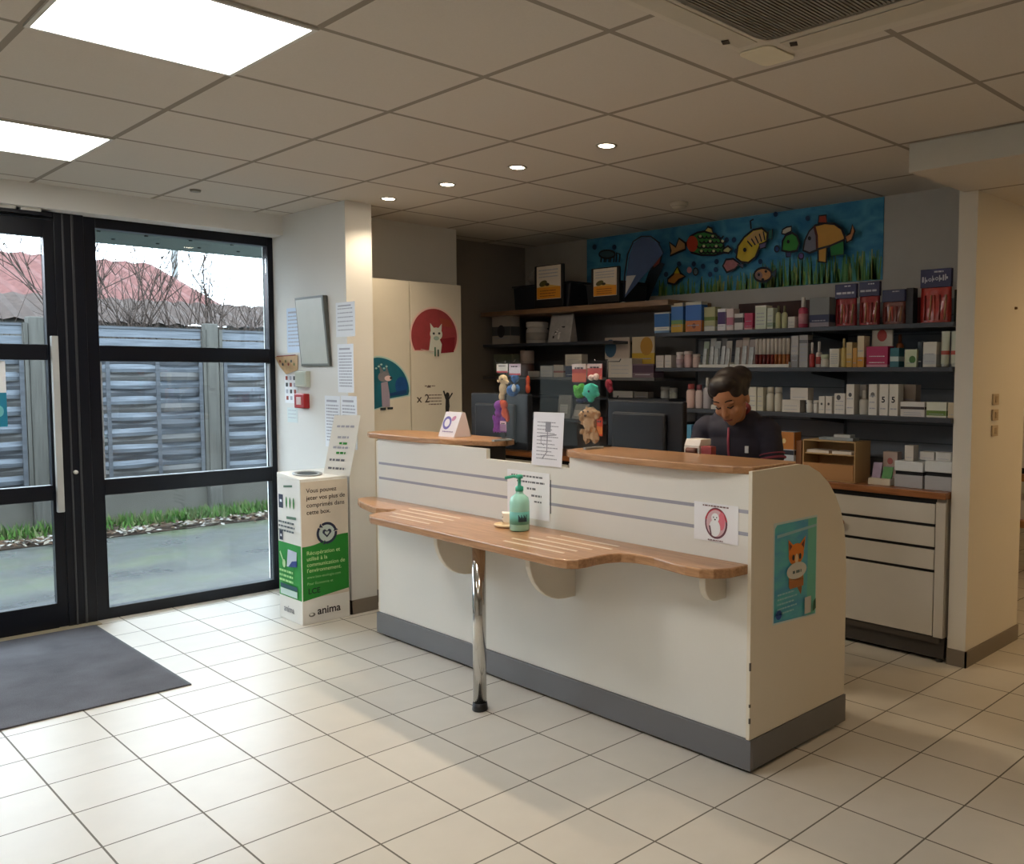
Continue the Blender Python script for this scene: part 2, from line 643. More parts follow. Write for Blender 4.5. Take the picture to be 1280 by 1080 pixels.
ASPH, nt_, b_ = nodes_of('wet_asphalt')
_tc = nt_.nodes.new('ShaderNodeTexCoord')
_n1 = nt_.nodes.new('ShaderNodeTexNoise')
_n1.inputs['Scale'].default_value = 1.3
_n1.inputs['Detail'].default_value = 6
_n2 = nt_.nodes.new('ShaderNodeTexNoise')
_n2.inputs['Scale'].default_value = 45
_n2.inputs['Detail'].default_value = 4
nt_.links.new(_tc.outputs['Object'], _n1.inputs['Vector'])
nt_.links.new(_tc.outputs['Object'], _n2.inputs['Vector'])
_r1 = nt_.nodes.new('ShaderNodeValToRGB')
_e = _r1.color_ramp.elements
_e[0].position, _e[0].color = 0.36, (*s2l((50, 56, 38)), 1)
_e[1].position, _e[1].color = 0.58, (*s2l((64, 66, 65)), 1)
_x = _r1.color_ramp.elements.new(0.5)
_x.color = (*s2l((58, 60, 56)), 1)
nt_.links.new(_n1.outputs['Fac'], _r1.inputs['Fac'])
_mx = nt_.nodes.new('ShaderNodeMix')
_mx.data_type = 'RGBA'
_mx.blend_type = 'MULTIPLY'
_mx.inputs['Factor'].default_value = 0.6
nt_.links.new(_r1.outputs['Color'], _mx.inputs['A'])
nt_.links.new(_n2.outputs['Color'], _mx.inputs['B'])
_mv = nt_.nodes.new('ShaderNodeVectorMath')
_mv.operation = 'SCALE'
_mv.inputs['Scale'].default_value = 1.3
nt_.links.new(_mx.outputs['Result'], _mv.inputs[0])
nt_.links.new(_mv.outputs[0], b_.inputs['Base Color'])
_rr = nt_.nodes.new('ShaderNodeMapRange')
_rr.inputs['From Min'].default_value, _rr.inputs['From Max'].default_value = 0.35, 0.65
_rr.inputs['To Min'].default_value, _rr.inputs['To Max'].default_value = 0.55, 0.22
b_.inputs['Specular IOR Level'].default_value = 0.3
nt_.links.new(_n1.outputs['Fac'], _rr.inputs['Value'])
nt_.links.new(_rr.outputs[0], b_.inputs['Roughness'])
_bp = nt_.nodes.new('ShaderNodeBump')
_bp.inputs['Strength'].default_value = 0.25
_bp.inputs['Distance'].default_value = 0.004
nt_.links.new(_n2.outputs['Fac'], _bp.inputs['Height'])
nt_.links.new(_bp.outputs['Normal'], b_.inputs['Normal'])
_a = MB().box(-14, 16, 5.87, 30, -0.10, -0.03, ASPH)
struct('ground_yard', _a, 'wet grey asphalt yard with mossy patches outside the window', cat='yard')
rnd = random.Random(3)
struct('wall_canopy', MB().box(-3, 5.5, 5.97, 7.02, 2.347, 2.45, MO((150, 166, 160), 0.7)), 'pale green roof overhang outside above the window', cat='canopy')
for k in range(9):
    pass
dots = MB()
for k in range(11):
    dots.lathe((1.2 + k * 0.28, 6.72, 2.341), [(0.012, 0), (0.012, 0.006)], MO((40, 44, 44), 0.6), 8)
    dots.lathe((1.3 + k * 0.28, 6.4, 2.341), [(0.012, 0), (0.012, 0.006)], MO((40, 44, 44), 0.6), 8)
struct('ceiling_canopy_vent', dots, 'row of small dark vent holes under the roof overhang', cat='vents')

# woven fence
YF = 9.75
FW1 = MO((116, 123, 132), 0.8, var=0.8, scale=5, stretch=(0.7, 1, 16))
FW2 = MO((90, 94, 100), 0.8, var=0.8, scale=5, stretch=(0.7, 1, 16))
FW3 = MO((104, 104, 104), 0.8, var=0.5, scale=5, stretch=(0.7, 1, 16))
FV = MO((98, 97, 92), 0.85, var=0.6, scale=5, stretch=(14, 14, 0.6))
CONC = MO((108, 106, 99), 0.9, var=0.2, scale=6, bump=0.3)
POSTX = [0.68, 2.27, 3.86, 5.45]
posts = []
plab = ['weathered concrete fence post beyond the door edge', 'weathered post between fence panels seen through the sliding door', 'weathered post between fence panels seen through the fixed window',
        'weathered fence post hidden towards the notice wall']
for i, px in enumerate(POSTX):
    t = Thing('fence_post', plab[i], 'fence post', (px, YF, -0.03), 'posts of the woven fence')
    t.part('shaft', MB().box(px - 0.065, px + 0.065, YF - 0.05, YF + 0.07, -0.03, 1.96, FV), 0.008)
    t.part('batten', MB().box(px - 0.10, px - 0.07, YF - 0.06, YF - 0.02, 0.30, 1.90, FV).box(px + 0.07, px + 0.10, YF - 0.06, YF - 0.02, 0.30, 1.90, FV))
glab = ['woven grey timber fence panel beyond the outer door leaf', 'woven grey timber fence panel behind the sliding door', 'woven grey timber fence panel filling the window view',
        'woven grey timber fence panel beside the notice wall']
spans = [(POSTX[0] - 1.45, POSTX[0] - 0.11)] + [(POSTX[i] + 0.11, POSTX[i + 1] - 0.11) for i in range(3)] + [(POSTX[3] + 0.11, POSTX[3] + 1.5)]
glab = ['woven grey timber fence panel beyond the outer door leaf', 'woven grey timber fence panel beside the post seen through the door', 'woven grey timber fence panel filling most of the window',
        'woven grey timber fence panel at the window edge by the notice wall', 'woven grey timber fence panel out past the notice wall']
for i, (xa, xb) in enumerate(spans):
    t = Thing('woven_fence', glab[i], 'fence panel', ((xa + xb) / 2, YF, 0.33), 'woven panels of the yard fence')
    slats = MB()
    nrow = 17
    hh = (1.68 - 0.33) / nrow
    for r in range(nrow):
        z0 = 0.33 + r * hh
        n = 26
        vs = []
        for j in range(n + 1):
            x = xa + (xb - xa) * j / n
            y = YF + 0.026 * math.sin(3 * PI * (x - xa) / (xb - xa) + (PI if r % 2 else 0)) + 0.003 * ((r * 7 + i) % 3)
            dz = 0.004 * math.sin(r * 1.7 + x * 5)
            vs += [(x, y - 0.006, z0 + 0.004 + dz), (x, y - 0.006 - 0.010, z0 + hh * 0.5 + dz), (x, y + 0.004, z0 + hh + 0.004 + dz), (x, y + 0.008, z0 + hh * 0.5)]
        fs = []
        for j in range(n):
            for q in range(4):
                q2 = (q + 1) % 4
                fs.append((j * 4 + q, (j + 1) * 4 + q, (j + 1) * 4 + q2, j * 4 + q2))
        slats.add(vs, fs, (FW1, FW2, FW1, FW3)[(r * 5 + i) % 4], False)
    t.part('slats', slats)
    fr_ = MB()
    for xx in (xa, xa + (xb - xa) / 3, xa + 2 * (xb - xa) / 3, xb - 0.035):
        fr_.box(xx, xx + 0.035, YF - 0.056, YF - 0.042, 0.33, 1.70, FW2)
    t.part('batten', fr_)
    rl = MB()
    for k, (z0, z1) in enumerate(((1.70, 1.78), (1.795, 1.875))):
        rl.box(xa, xb, YF - 0.02, YF + 0.0, z0, z1, FW1)
    rl.box(xa, xb, YF - 0.03, YF + 0.02, 1.876, 1.90, FW2)
    t.part('top_rail', rl)
    g = tag(MB().box(xa - 0.04, xb + 0.04, YF + 0.015, YF + 0.055, -0.03, 0.318, CONC).build('gravel_board', None), 'grey concrete kick board under ' + glab[i].replace('woven grey timber fence', 'the woven'), 'board', 'concrete boards under the fence')

# grass and dead leaves along the fence foot
gr = MB()
g1, g2, g3 = MO((84, 128, 54), 0.7, var=0.3), MO((64, 100, 44), 0.7, var=0.3), MO((104, 116, 72), 0.7, var=0.3)
for k in range(5200):
    x = rnd.uniform(-0.8, 6.2)
    y = 9.66 - abs(rnd.gauss(0, 0.30))
    if y < 9.13:
        continue
    if rnd.random() < 0.45 and not (2.9 < x < 4.2):
        continue
    a = rnd.uniform(0, 2 * PI)
    h_ = rnd.uniform(0.04, 0.13)
    w_ = rnd.uniform(0.008, 0.022)
    dx, dy = math.cos(a) * w_, math.sin(a) * w_
    lx, ly = rnd.uniform(-0.05, 0.05), rnd.uniform(-0.05, 0.05)
    gr.add([(x - dx, y - dy, -0.03), (x + dx, y + dy, -0.03), (x + lx, y + ly, -0.03 + h_)], [(0, 1, 2)], rnd.choice((g1, g2, g3)))
tag(gr.build('grass', None, normals=False), 'strip of green grass growing along the fence foot', 'grass', None, 'stuff')
lv = MB()
l1, l2, l3 = MO((136, 128, 114), 0.8, var=0.2), MO((84, 64, 48), 0.8, var=0.2), MO((160, 156, 148), 0.8)
for k in range(2600):
    x = rnd.uniform(-0.8, 6.2)
    y = 8.95 + rnd.gauss(0, 0.13)
    if not 8.6 < y < 9.03:
        continue
    s_ = rnd.uniform(0.015, 0.04)
    a = rnd.uniform(0, PI)
    u = Vector((math.cos(a), math.sin(a), rnd.uniform(-0.3, 0.5))) * s_
    q = Vector((-math.sin(a), math.cos(a), rnd.uniform(-0.3, 0.5))) * s_ * 0.6
    c = Vector((x, y, -0.005 + rnd.uniform(0, 0.03)))
    lv.add([c - u, c + q, c + u, c - q], [(0, 1, 2, 3)], rnd.choice((l1, l2, l2, l3)))
tag(lv.build('fallen_leaves', None, normals=False), 'brown and pale dead leaves lying along the grass edge', 'leaves', None, 'stuff')
bd = MB().box(-14, 16, 8.82, 9.7, -0.0299, -0.022, MO((66, 54, 46), 0.9, var=0.5, scale=14, bump=0.5))
struct('ground_verge', bd, 'brown soil verge along the foot of the fence', cat='verge')

# outbuildings behind the fence
def tiles_roof(mb, a, b, c, d, m, n=10):
    """sloping roof a-b eave, d-c ridge, laid in ribs"""
    a, b, c, d = map(Vector, (a, b, c, d))
    nrm = (b - a).cross(d - a).normalized()
    if nrm.z < 0:
        nrm = -nrm
    vs, fs = [], []
    for i in range(n + 1):
        t = i / n
        off = nrm * (0.03 if i % 2 else 0.0)
        vs += [a.lerp(b, t) + off, d.lerp(c, t) + off]
    for i in range(n):
        fs.append((2 * i, 2 * i + 2, 2 * i + 3, 2 * i + 1))
    mb.add(vs, fs, m)
    return mb


RED = MO((112, 74, 70), 0.9, var=0.6, scale=18, bump=0.4)
MOSSY = MO((74, 62, 57), 0.9, var=0.7, scale=16, bump=0.5)
GREYW = MO((112, 110, 104), 0.85, var=0.2, scale=4)
hs = Thing('house', 'low outbuilding with reddish tiled roof beyond the fence', 'building', (1.5, 13.4, -0.03))
hs.part('wall', MB().box(-6, 4.5, 12.2, 13.6, -0.03, 2.2, GREYW))
hs.part('roof', tiles_roof(MB(), (-6.3, 12.06, 2.24), (5.15, 12.06, 2.22), (4.62, 13.6, 2.95), (-6.3, 13.6, 2.97), RED, 90))
hs.part('hip', MB().add([(5.15, 12.06, 2.22), (5.75, 13.6, 2.30), (4.62, 13.6, 2.95)], [(0, 1, 2)], RED))
sh = Thing('shed', 'lean-to shed with mossy corrugated roof just beyond the fence', 'building', (1.5, 11.5, -0.03))
sh.part('wall', MB().box(-6, 6.0, 11.15, 11.9, -0.03, 2.0, GREYW))
sh.part('roof', tiles_roof(MB(), (-6.3, 11.05, 1.99), (6.1, 11.05, 1.99), (6.1, 12.0, 2.32), (-6.3, 12.0, 2.32), MOSSY, 124))
g = Thing('gable_shed', 'small grey gabled shed at the end of the lean-to', 'building', (6.3, 12.6, -0.03))
g.part('wall', MB().prism([(5.5, 12.3, -0.03), (7.2, 12.3, -0.03), (7.2, 12.3, 2.15), (6.35, 12.3, 2.48), (5.5, 12.3, 2.15)], (0, 1.0, 0), MO((102, 110, 114), 0.8, var=0.3, scale=5, stretch=(6, 1, 1))))
g.part('roof', MB().prism([(5.4, 12.2, 2.13), (6.35, 12.2, 2.50), (7.3, 12.2, 2.13), (7.3, 12.2, 2.18), (6.35, 12.2, 2.56), (5.4, 12.2, 2.18)], (0, 1.2, 0), MO((92, 86, 80), 0.85, var=0.3)))
tag(MB().lathe((5.06, 14.0, -0.03), [(0.05, 0), (0.045, 3.32)], MO((130, 132, 131), 0.6), 10).build('flue_pipe', None), 'slim pale flue pipe rising behind the red roof', 'pipe')

# bare winter tree between fence and shed
tr = Thing('bare_tree', 'leafless shrub like tree with thin twigs behind the fence', 'tree', (3.5, 10.5, -0.03))
BARK = MO((82, 70, 64), 0.9, var=0.3, scale=20)
tb, br = MB(), MB()
tr_r = random.Random(11)
def grow(mb, p, d, ln, r, depth):
    path = [p]
    q = p.copy()
    dd = d.copy()
    for k in range(4):
        dd = (dd + Vector((tr_r.uniform(-.22, .22), tr_r.uniform(-.06, .06), tr_r.uniform(-.05, .16)))).normalized()
        q = q + dd * ln / 4
        path.append(q.copy())
    mb.tube(path, r, BARK, 4, r * 0.55)
    if depth <= 0:
        return
    for k in range(4 if depth > 1 else 5):
        s_ = path[tr_r.randint(1, 4)]
        nd = (dd + Vector((tr_r.uniform(-.9, .9), tr_r.uniform(-.12, .12), tr_r.uniform(-.25, .6)))).normalized()
        grow(br, s_, nd, ln * tr_r.uniform(.5, .75), r * 0.66, depth - 1)
for bx in (2.75, 2.95, 3.1, 3.3, 3.45, 3.6, 3.8, 3.95, 4.1, 4.3, 4.5, 4.7, 5.0):
    grow(tb, Vector((bx, 10.35 + tr_r.uniform(-.08, .08), -0.03)), Vector((tr_r.uniform(-.1, .1), 0, 1)), tr_r.uniform(1.5, 2.05), 0.012, 3)
tr.part('trunk', tb)
tr.part('branches', br)

# ================================================================== floor mat, cupboard, notices
def coir():
    m, nt, b = nodes_of('mat_pile')
    tc = nt.nodes.new('ShaderNodeTexCoord')
    nz = nt.nodes.new('ShaderNodeTexNoise')
    nz.inputs['Scale'].default_value = 260
    n2 = nt.nodes.new('ShaderNodeTexNoise')
    n2.inputs['Scale'].default_value = 4
    n2.inputs['Detail'].default_value = 5
    nt.links.new(tc.outputs['Object'], nz.inputs['Vector'])
    nt.links.new(tc.outputs['Object'], n2.inputs['Vector'])
    ad = nt.nodes.new('ShaderNodeMath')
    ad.operation = 'ADD'
    nt.links.new(nz.outputs['Fac'], ad.inputs[0])
    nt.links.new(n2.outputs['Fac'], ad.inputs[1])
    rp = nt.nodes.new('ShaderNodeValToRGB')
    rp.color_ramp.elements[0].position = 0.35
    rp.color_ramp.elements[0].color = (*s2l((52, 52, 58)), 1)
    rp.color_ramp.elements[1].position = 1.0
    rp.color_ramp.elements[1].color = (*s2l((112, 112, 120)), 1)
    ml = nt.nodes.new('ShaderNodeMath')
    ml.operation = 'MULTIPLY'
    ml.inputs[1].default_value = 0.6
    nt.links.new(ad.outputs[0], ml.inputs[0])
    nt.links.new(ml.outputs[0], rp.inputs['Fac'])
    nt.links.new(rp.outputs['Color'], b.inputs['Base Color'])
    b.inputs['Roughness'].default_value = 0.95
    bp = nt.nodes.new('ShaderNodeBump')
    bp.inputs['Strength'].default_value = 0.5
    bp.inputs['Distance'].default_value = 0.004
    nt.links.new(nz.outputs['Fac'], bp.inputs['Height'])
    nt.links.new(bp.outputs['Normal'], b.inputs['Normal'])
    return m


dmat = Thing('door_mat', 'large charcoal entrance mat lying inside the glass door', 'mat', (0.6, 4.98, 0.0))
dmat.part('pile', MB().box(-0.4, 1.555, 4.285, 5.69, 0.0, 0.008, coir()), 0.002)
dmat.part('edging', MB().box(-0.4, 1.575, 5.69, 5.70, 0, 0.007, M((170, 160, 132), 0.4, 0.4)).box(1.555, 1.566, 4.285, 5.69, 0, 0.006, M((60, 60, 64), 0.6)))

CREAM = M((214, 206, 190), 0.45, var=0.03)
cb = Thing('tall_cupboard', 'tall white two-door cupboard with animal stickers behind the reception desk', 'cupboard', (3.24, 5.1, 0))
cb.part('body', MB().box(2.888, 3.60, 4.972, 5.278, 0.09, 2.035, CREAM).box(2.90, 3.59, 5.0, 5.278, 0, 0.09, M((96, 92, 88), 0.5)), 0.002)
for x0, x1, hx in ((2.89, 3.2, 3.175), (3.206, 3.598, 3.235)):
    dd = cb.part('door', MB().box(x0, x1, 4.952, 4.971, 0.10, 2.033, CREAM), 0.002)
    cb.part('handle', MB().box(hx - 0.006, hx + 0.006, 4.928, 4.951, 0.92, 1.05, M((160, 160, 160), 0.3, 0.9)), 0.002, under=dd)

# red arch sticker with a pale cat
rs = Thing('cat_sticker', 'dark red rounded sticker with a pale cat on the cupboard door', 'sticker', (3.385, 4.951, 1.59))
q = Print((3.385, 4.9518, 1.69), NY)
pinkish = M((226, 190, 180), 0.6)
redd = M((150, 58, 62), 0.6, var=0.25, scale=18)
q.fill(ell(0, 0, 0.188, 0.19, 0, 40, -0.50, PI + 0.55), pinkish)
q.fill(ell(0, 0, 0.176, 0.178, 0, 40, -0.50, PI + 0.55), redd)
q.fill([(0.02, -0.02), (0.16, -0.0), (0.15, -0.1), (0.03, -0.11)], M((128, 26, 40), 0.6))
q.fill([(0.04, 0.12), (0.12, 0.11), (0.15, 0.06), (0.05, 0.07)], M((150, 70, 52), 0.6))
catw = M((206, 208, 198), 0.7)
q.fill([(-0.03, 0.0), (-0.045, -0.1), (-0.01, -0.115), (0.045, -0.115), (0.055, -0.05), (0.03, 0.0)], catw)
q.fill(ell(0.012, 0.015, 0.048, 0.043, 0, 20), catw)
q.fill([(-0.03, 0.03), (-0.034, 0.085), (-0.004, 0.052)], catw)
q.fill([(0.052, 0.03), (0.056, 0.085), (0.026, 0.052)], catw)
q.fill(ell(0.012, -0.012, 0.022, 0.014), M((150, 170, 160), 0.7))
dk = M((46, 54, 58), 0.6)
q.fill(ell(-0.008, 0.018, 0.009, 0.008, 0, 10), dk)
q.fill(ell(0.034, 0.02, 0.009, 0.008, 0, 10), dk)
q.fill(rect(-0.005, 0.006, -0.13, -0.07), M((70, 110, 86), 0.6))
q.fill(rect(0.018, 0.03, -0.13, -0.085), M((70, 90, 80), 0.6))
q.line([(-0.11, -0.085), (-0.05, -0.095), (-0.01, -0.1)], 0.004, M((200, 170, 160), 0.6))
q.build('print', rs.o, rs.base)

# teal quarter sticker with a grey dog
ts = Thing('dog_sticker', 'teal quarter-round sticker with a grey dog on the cupboard', 'sticker', (3.03, 4.951, 1.22))
q = Print((2.932, 4.9518, 1.22), NY)
teal = M((18, 96, 116), 0.6, var=0.3, scale=14)
q.fill([(0.0, 0.0), (0.075, 0.02), (0.08, 0.06), (0.262, 0.085)] + ell(0.03, 0.115, 0.236, 0.222, 0, 18, 0, PI / 2) + [(0.0, 0.33)], M((170, 200, 196), 0.6))
q.fill([(0.004, 0.008), (0.075, 0.026), (0.09, 0.068), (0.25, 0.092)] + ell(0.03, 0.115, 0.226, 0.212, 0, 18, 0, PI / 2) + [(0.004, 0.322)], teal)
q.fill(ell(0.20, 0.15, 0.045, 0.06, 0, 14), M((20, 72, 130), 0.6, var=0.3, scale=20))
q.fill([(0.10, 0.085), (0.24, 0.10), (0.23, 0.125), (0.12, 0.105)], M((18, 60, 110), 0.6))
dgry = M((150, 140, 158), 0.7)
q.fill([(0.055, 0.17), (0.06, 0.02), (0.115, 0.02), (0.115, 0.09), (0.10, 0.18)], dgry)
q.fill(ell(0.075, 0.21, 0.042, 0.032, 0.2, 16), M((120, 120, 128), 0.7))
q.fill(ell(0.105, 0.198, 0.026, 0.017, 0.0, 14), M((214, 190, 190), 0.7))
q.fill(ell(0.125, 0.20, 0.010, 0.009, 0, 10), dk)
q.fill([(0.05, 0.225), (0.04, 0.29), (0.075, 0.24)], M((104, 112, 120), 0.7))
q.fill([(0.085, 0.235), (0.09, 0.29), (0.108, 0.235)], M((104, 112, 120), 0.7))
q.fill(rect(0.045, 0.085, 0.0, 0.016), dk)
q.fill(rect(0.095, 0.135, 0.004, 0.018), dk)
for k in range(5):
    q.fill(ell(0.02 + 0.018 * k, 0.26 + 0.012 * (k % 3), 0.008, 0.006, 0, 8), M((150, 190, 190), 0.6))
q.build('print', ts.o, ts.base)

# printed words on the second door
dt = Thing('door_lettering', 'black printed lettering with a small black figure on the cupboard door', 'lettering', (3.38, 4.951, 1.22))
text('x 2', (3.245, 4.9515, 1.262), NY, 0.075, M((70, 58, 52), 0.7), dt.o, dt.base, bold=0.01)
q = Print((3.235, 4.9515, 1.2), NY)
for k in range(4):
    q.scribble(0.10, 0.20, 0.045 + 0.02 * k, 0.007, M((120, 104, 96), 0.7), k)
q.scribble(0.07, 0.15, 0.165, 0.006, M((110, 96, 88), 0.7), 9)
q.fill([(0.085, 0.157), (0.10, 0.175), (0.12, 0.157)], M((110, 96, 88), 0.7))
bk = M((40, 38, 38), 0.7)
q.fill([(0.232, -0.03), (0.25, -0.03), (0.262, 0.03), (0.258, 0.09), (0.232, 0.09), (0.228, 0.02)], bk)
q.line([(0.235, 0.08), (0.215, 0.135)], 0.012, bk)
q.line([(0.255, 0.08), (0.285, 0.12)], 0.010, bk)
q.fill(ell(0.245, 0.105, 0.016, 0.02, 0, 12), bk)
q.build('print', dt.o, dt.base)

# --------------------------------------------------- notices on the narrow wall
XW = 2.712
def sheet(name, label, y1, y0, z0, z1, cat='notice', rows=8, group=None, tint=(232, 236, 242), head=True, seed=1):
    t = Thing(name, label, cat, (XW - 0.001, (y0 + y1) / 2, z0), group)
    t.part('paper', MB().box(XW - 0.0018, XW - 0.0006, y0, y1, z0, z1, M(tint, 0.7, var=0.02)))
    q = Print((XW - 0.0019, y1, z0), NX)
    w, h = y1 - y0, z1 - z0
    if head:
        q.fill(rect(w * .12, w * .8, h * .88, h * .92), GREYINK)
    for k in range(rows):
        q.scribble(w * .1, w * .9, h * (.80 - k * .74 / rows), h * 0.02 + 0.002, GREYINK, seed * 31 + k)
    q.build('print', t.o, t.base)
    return t, q

sheet('paper_sign', 'pale blue paper notice beside the mirror next to the window frame', 5.62, 5.43, 1.58, 1.865, tint=(206, 222, 242), rows=9, seed=2)
sheet('paper_sign', 'upper white notice between the mirror and the wall corner', 4.985, 4.765, 1.665, 1.868, rows=6, seed=3)
t, q = sheet('paper_sign', 'narrow white list with ruled rows under the upper notice', 4.975, 4.79, 1.335, 1.622, rows=12, seed=4)
sheet('paper_sign', 'white printed sheet behind the lid of the collection box', 5.14, 4.955, 1.00, 1.312, rows=12, seed=5)
sheet('paper_sign', 'white printed sheet at the wall corner behind the collection box', 4.945, 4.76, 1.00, 1.316, rows=12, seed=6)

mi = Thing('wall_mirror', 'tall narrow framed mirror hanging on the notice wall', 'mirror', (XW, 5.23, 1.50))
MIRR = M((206, 208, 200), 0.25, 0.15, var=0.08, scale=8)  # pale colour stands in for the light the mirror reflects
# leans a little: the foot stands off less than the head
mi.part('frame', MB().prism([(XW - 0.035, 5.44, 1.92), (XW - 0.004, 5.44, 1.92), (XW - 0.004, 5.40, 1.492), (XW - 0.02, 5.40, 1.492)], (0, -0.36, 0), M((96, 98, 92), 0.4)), 0.003)
mi.part('glass', MB().add([(XW - 0.0365, 5.425, 1.905), (XW - 0.0215, 5.388, 1.508), (XW - 0.0215, 5.058, 1.508), (XW - 0.0365, 5.095, 1.905)], [(0, 1, 2, 3)], MIRR).box(XW - 0.02, XW - 0.019, 5.1, 5.3, 1.55, 1.56, MIRR))

fl = Thing('paper_fan', 'yellow and red patterned leaflet fan pinned beside the window frame', 'leaflet', (XW, 5.60, 1.44))
fl.part('sheet', MB().prism([(XW - 0.012, 5.775, 1.555), (XW - 0.008, 5.47, 1.565), (XW - 0.003, 5.48, 1.47), (XW - 0.003, 5.64, 1.44), (XW - 0.006, 5.72, 1.49)], (-0.0015, 0, 0), M((206, 172, 130), 0.7, var=0.3, scale=30)))
q = Print((XW - 0.0145, 5.75, 1.44), NX)
rd = M((150, 60, 46), 0.7)
q.line([(0.0, 0.118), (0.27, 0.124)], 0.006, rd)
for k in range(6):
    q.fill(ell(0.05 + 0.04 * k, 0.085 - 0.02 * (k % 2), 0.012, 0.010, 0, 8), (rd, dk, M((110, 116, 60), 0.7))[k % 3])
q.build('print', fl.o, fl.base)
t = Thing('calendar_sheet', 'white sheet of small pictures hanging under the patterned leaflet', 'notice', (XW, 5.55, 1.26))
t.part('paper', MB().box(XW - 0.003, XW - 0.001, 5.49, 5.665, 1.255, 1.44, PAPER))
q = Print((XW - 0.0031, 5.665, 1.255), NX)
for r in range(4):
    for c in range(3):
        q.fill(rect(0.02 + 0.055 * c, 0.05 + 0.055 * c, 0.02 + 0.043 * r, 0.045 + 0.043 * r), (rd, GREYINK, dk)[(r + c) % 3])
q.build('print', t.o, t.base)
t = Thing('intercom_unit', 'small cream wall unit above the red alarm box', 'wall unit', (XW, 5.39, 1.36))
t.part('housing', MB().box(XW - 0.032, XW, 5.318, 5.468, 1.362, 1.462, M((206, 210, 196), 0.5)), 0.006)
t.part('front_plate', MB().box(XW - 0.0345, XW - 0.0318, 5.335, 5.45, 1.375, 1.45, M((196, 204, 190), 0.4)), 0.001)
t = Thing('fire_alarm_switch', 'small red manual fire alarm call point on the notice wall', 'alarm', (XW, 5.40, 1.23))
t.part('housing', MB().box(XW - 0.04, XW, 5.335, 5.468, 1.228, 1.32, M((176, 34, 36), 0.4)), 0.006)
t.part('break_glass', MB().box(XW - 0.0425, XW - 0.0398, 5.37, 5.432, 1.25, 1.298, M((226, 200, 196), 0.3)), 0.001)
sheet('paper_sign', 'small white slip below the red alarm box', 5.64, 5.50, 1.13, 1.225, rows=3, seed=8, head=False, tint=(214, 226, 226))

# --------------------------------------------------- cardboard collection box
bx = Thing('collection_box', 'tall white and green cardboard collection box with a raised lid sign by the window', 'collection box', (2.535, 4.985, 0))
CARD = M((232, 230, 224), 0.6, var=0.03)
GREEN = M((34, 132, 44), 0.6, var=0.1)
b0, b1, c0, c1 = 2.389, 2.686, 4.838, 5.125
sb = MB()
sb.box(b0, b1, c0, c1, 0.0, 0.835, CARD)
bx.part('body', sb, 0.003)
# folded sloping top with a posting hole
tp = MB()
tp.prism([(b0, c0, 0.835), (b0, c1, 0.835), (b0, c1, 0.868), (b0, c0, 0.845)], (b1 - b0, 0, 0), CARD)
tt = bx.part('top', tp, 0.002)
hole = MB()
hole.lathe((0, 0, 0), [(0.085, 0), (0.085, 0.006), (0.06, 0.006), (0.06, 0.0015)], M((150, 152, 150), 0.4), 20)
for v in hole.v:
    x, y, z_ = v
    v.x, v.y, v.z = (b0 + b1) / 2 - 0.03 + x, (c0 + c1) / 2 + y, 0.8565 + z_ + y * 0.08
bx.part('posting_ring', hole, under=tt)
hd = MB()
hd.lathe((0, 0, 0), [(0.06, 0), (0.06, 0.001)], M((60, 64, 64), 0.8), 20)
for v in hd.v:
    x, y, z_ = v
    v.x, v.y, v.z = (b0 + b1) / 2 - 0.03 + x, (c0 + c1) / 2 + y, 0.858 + z_ + y * 0.08
bx.part('posting_hole', hd, under=tt)
# raised back flap (the sign) leaning against the wall
lid = MB()
L0 = at(403, 582, 2.66)
lid_pts = [Vector((b1 - 0.115, c1 - 0.285, 0.85)), Vector((b1 - 0.012, c0 + 0.0, 0.85))]
def lp(px, py, X):
    return at(px, py, X)
A, B, C_, D = lp(404, 583, 2.60), lp(437, 580, 2.672), lp(451, 519, 2.69), lp(418, 519, 2.66)
A.z, B.z = 0.85, 0.845
_n = (B - A).cross(C_ - A)
_d = ray(418, 519)
D = EYE + _d * ((A - EYE).dot(_n) / _d.dot(_n))      # keeps the flap flat
nrm = (B - A).cross(D - A).normalized()
lid.prism([A, B, C_, D], nrm * -0.004 if nrm.x < 0 else nrm * 0.004, CARD)
lo = bx.part('lid_sign', lid)
lr = (B - A).normalized()
lu = ((D - A) - lr * (D - A).dot(lr)).normalized()
def quad_uv(u, v):
    return A.lerp(B, u).lerp(D.lerp(C_, u), v)
ln_ = lr.cross(lu).normalized()
if ln_.x > 0:
    ln_ = -ln_
lm = MB()
def qfill(u0, u1, v0, v1, m, k=1):
    lm.add([quad_uv(u, v) + ln_ * (0.0045 + 0.0003 * k) for u, v in rect(u0, u1, v0, v1)], [(0, 1, 2, 3)], m)
rnd = random.Random(5)
for v, u0, u1, c in ((.80, .2, .85, GREYINK), (.62, .3, .75, GREYINK), (.52, .4, .7, GREEN), (.45, .2, .8, GREYINK), (.36, .35, .7, GREEN), (.24, .15, .75, M((110, 112, 120), 0.7)), (.10, .15, .8, M((110, 112, 120), 0.7))):
    u = u0
    while u < u1:
        w_ = rnd.uniform(.06, .16)
        qfill(u, min(u + w_, u1), v, v + 0.035, c)
        u += w_ + 0.035
lm.build('print', lo, origin=bx.base, normals=False)

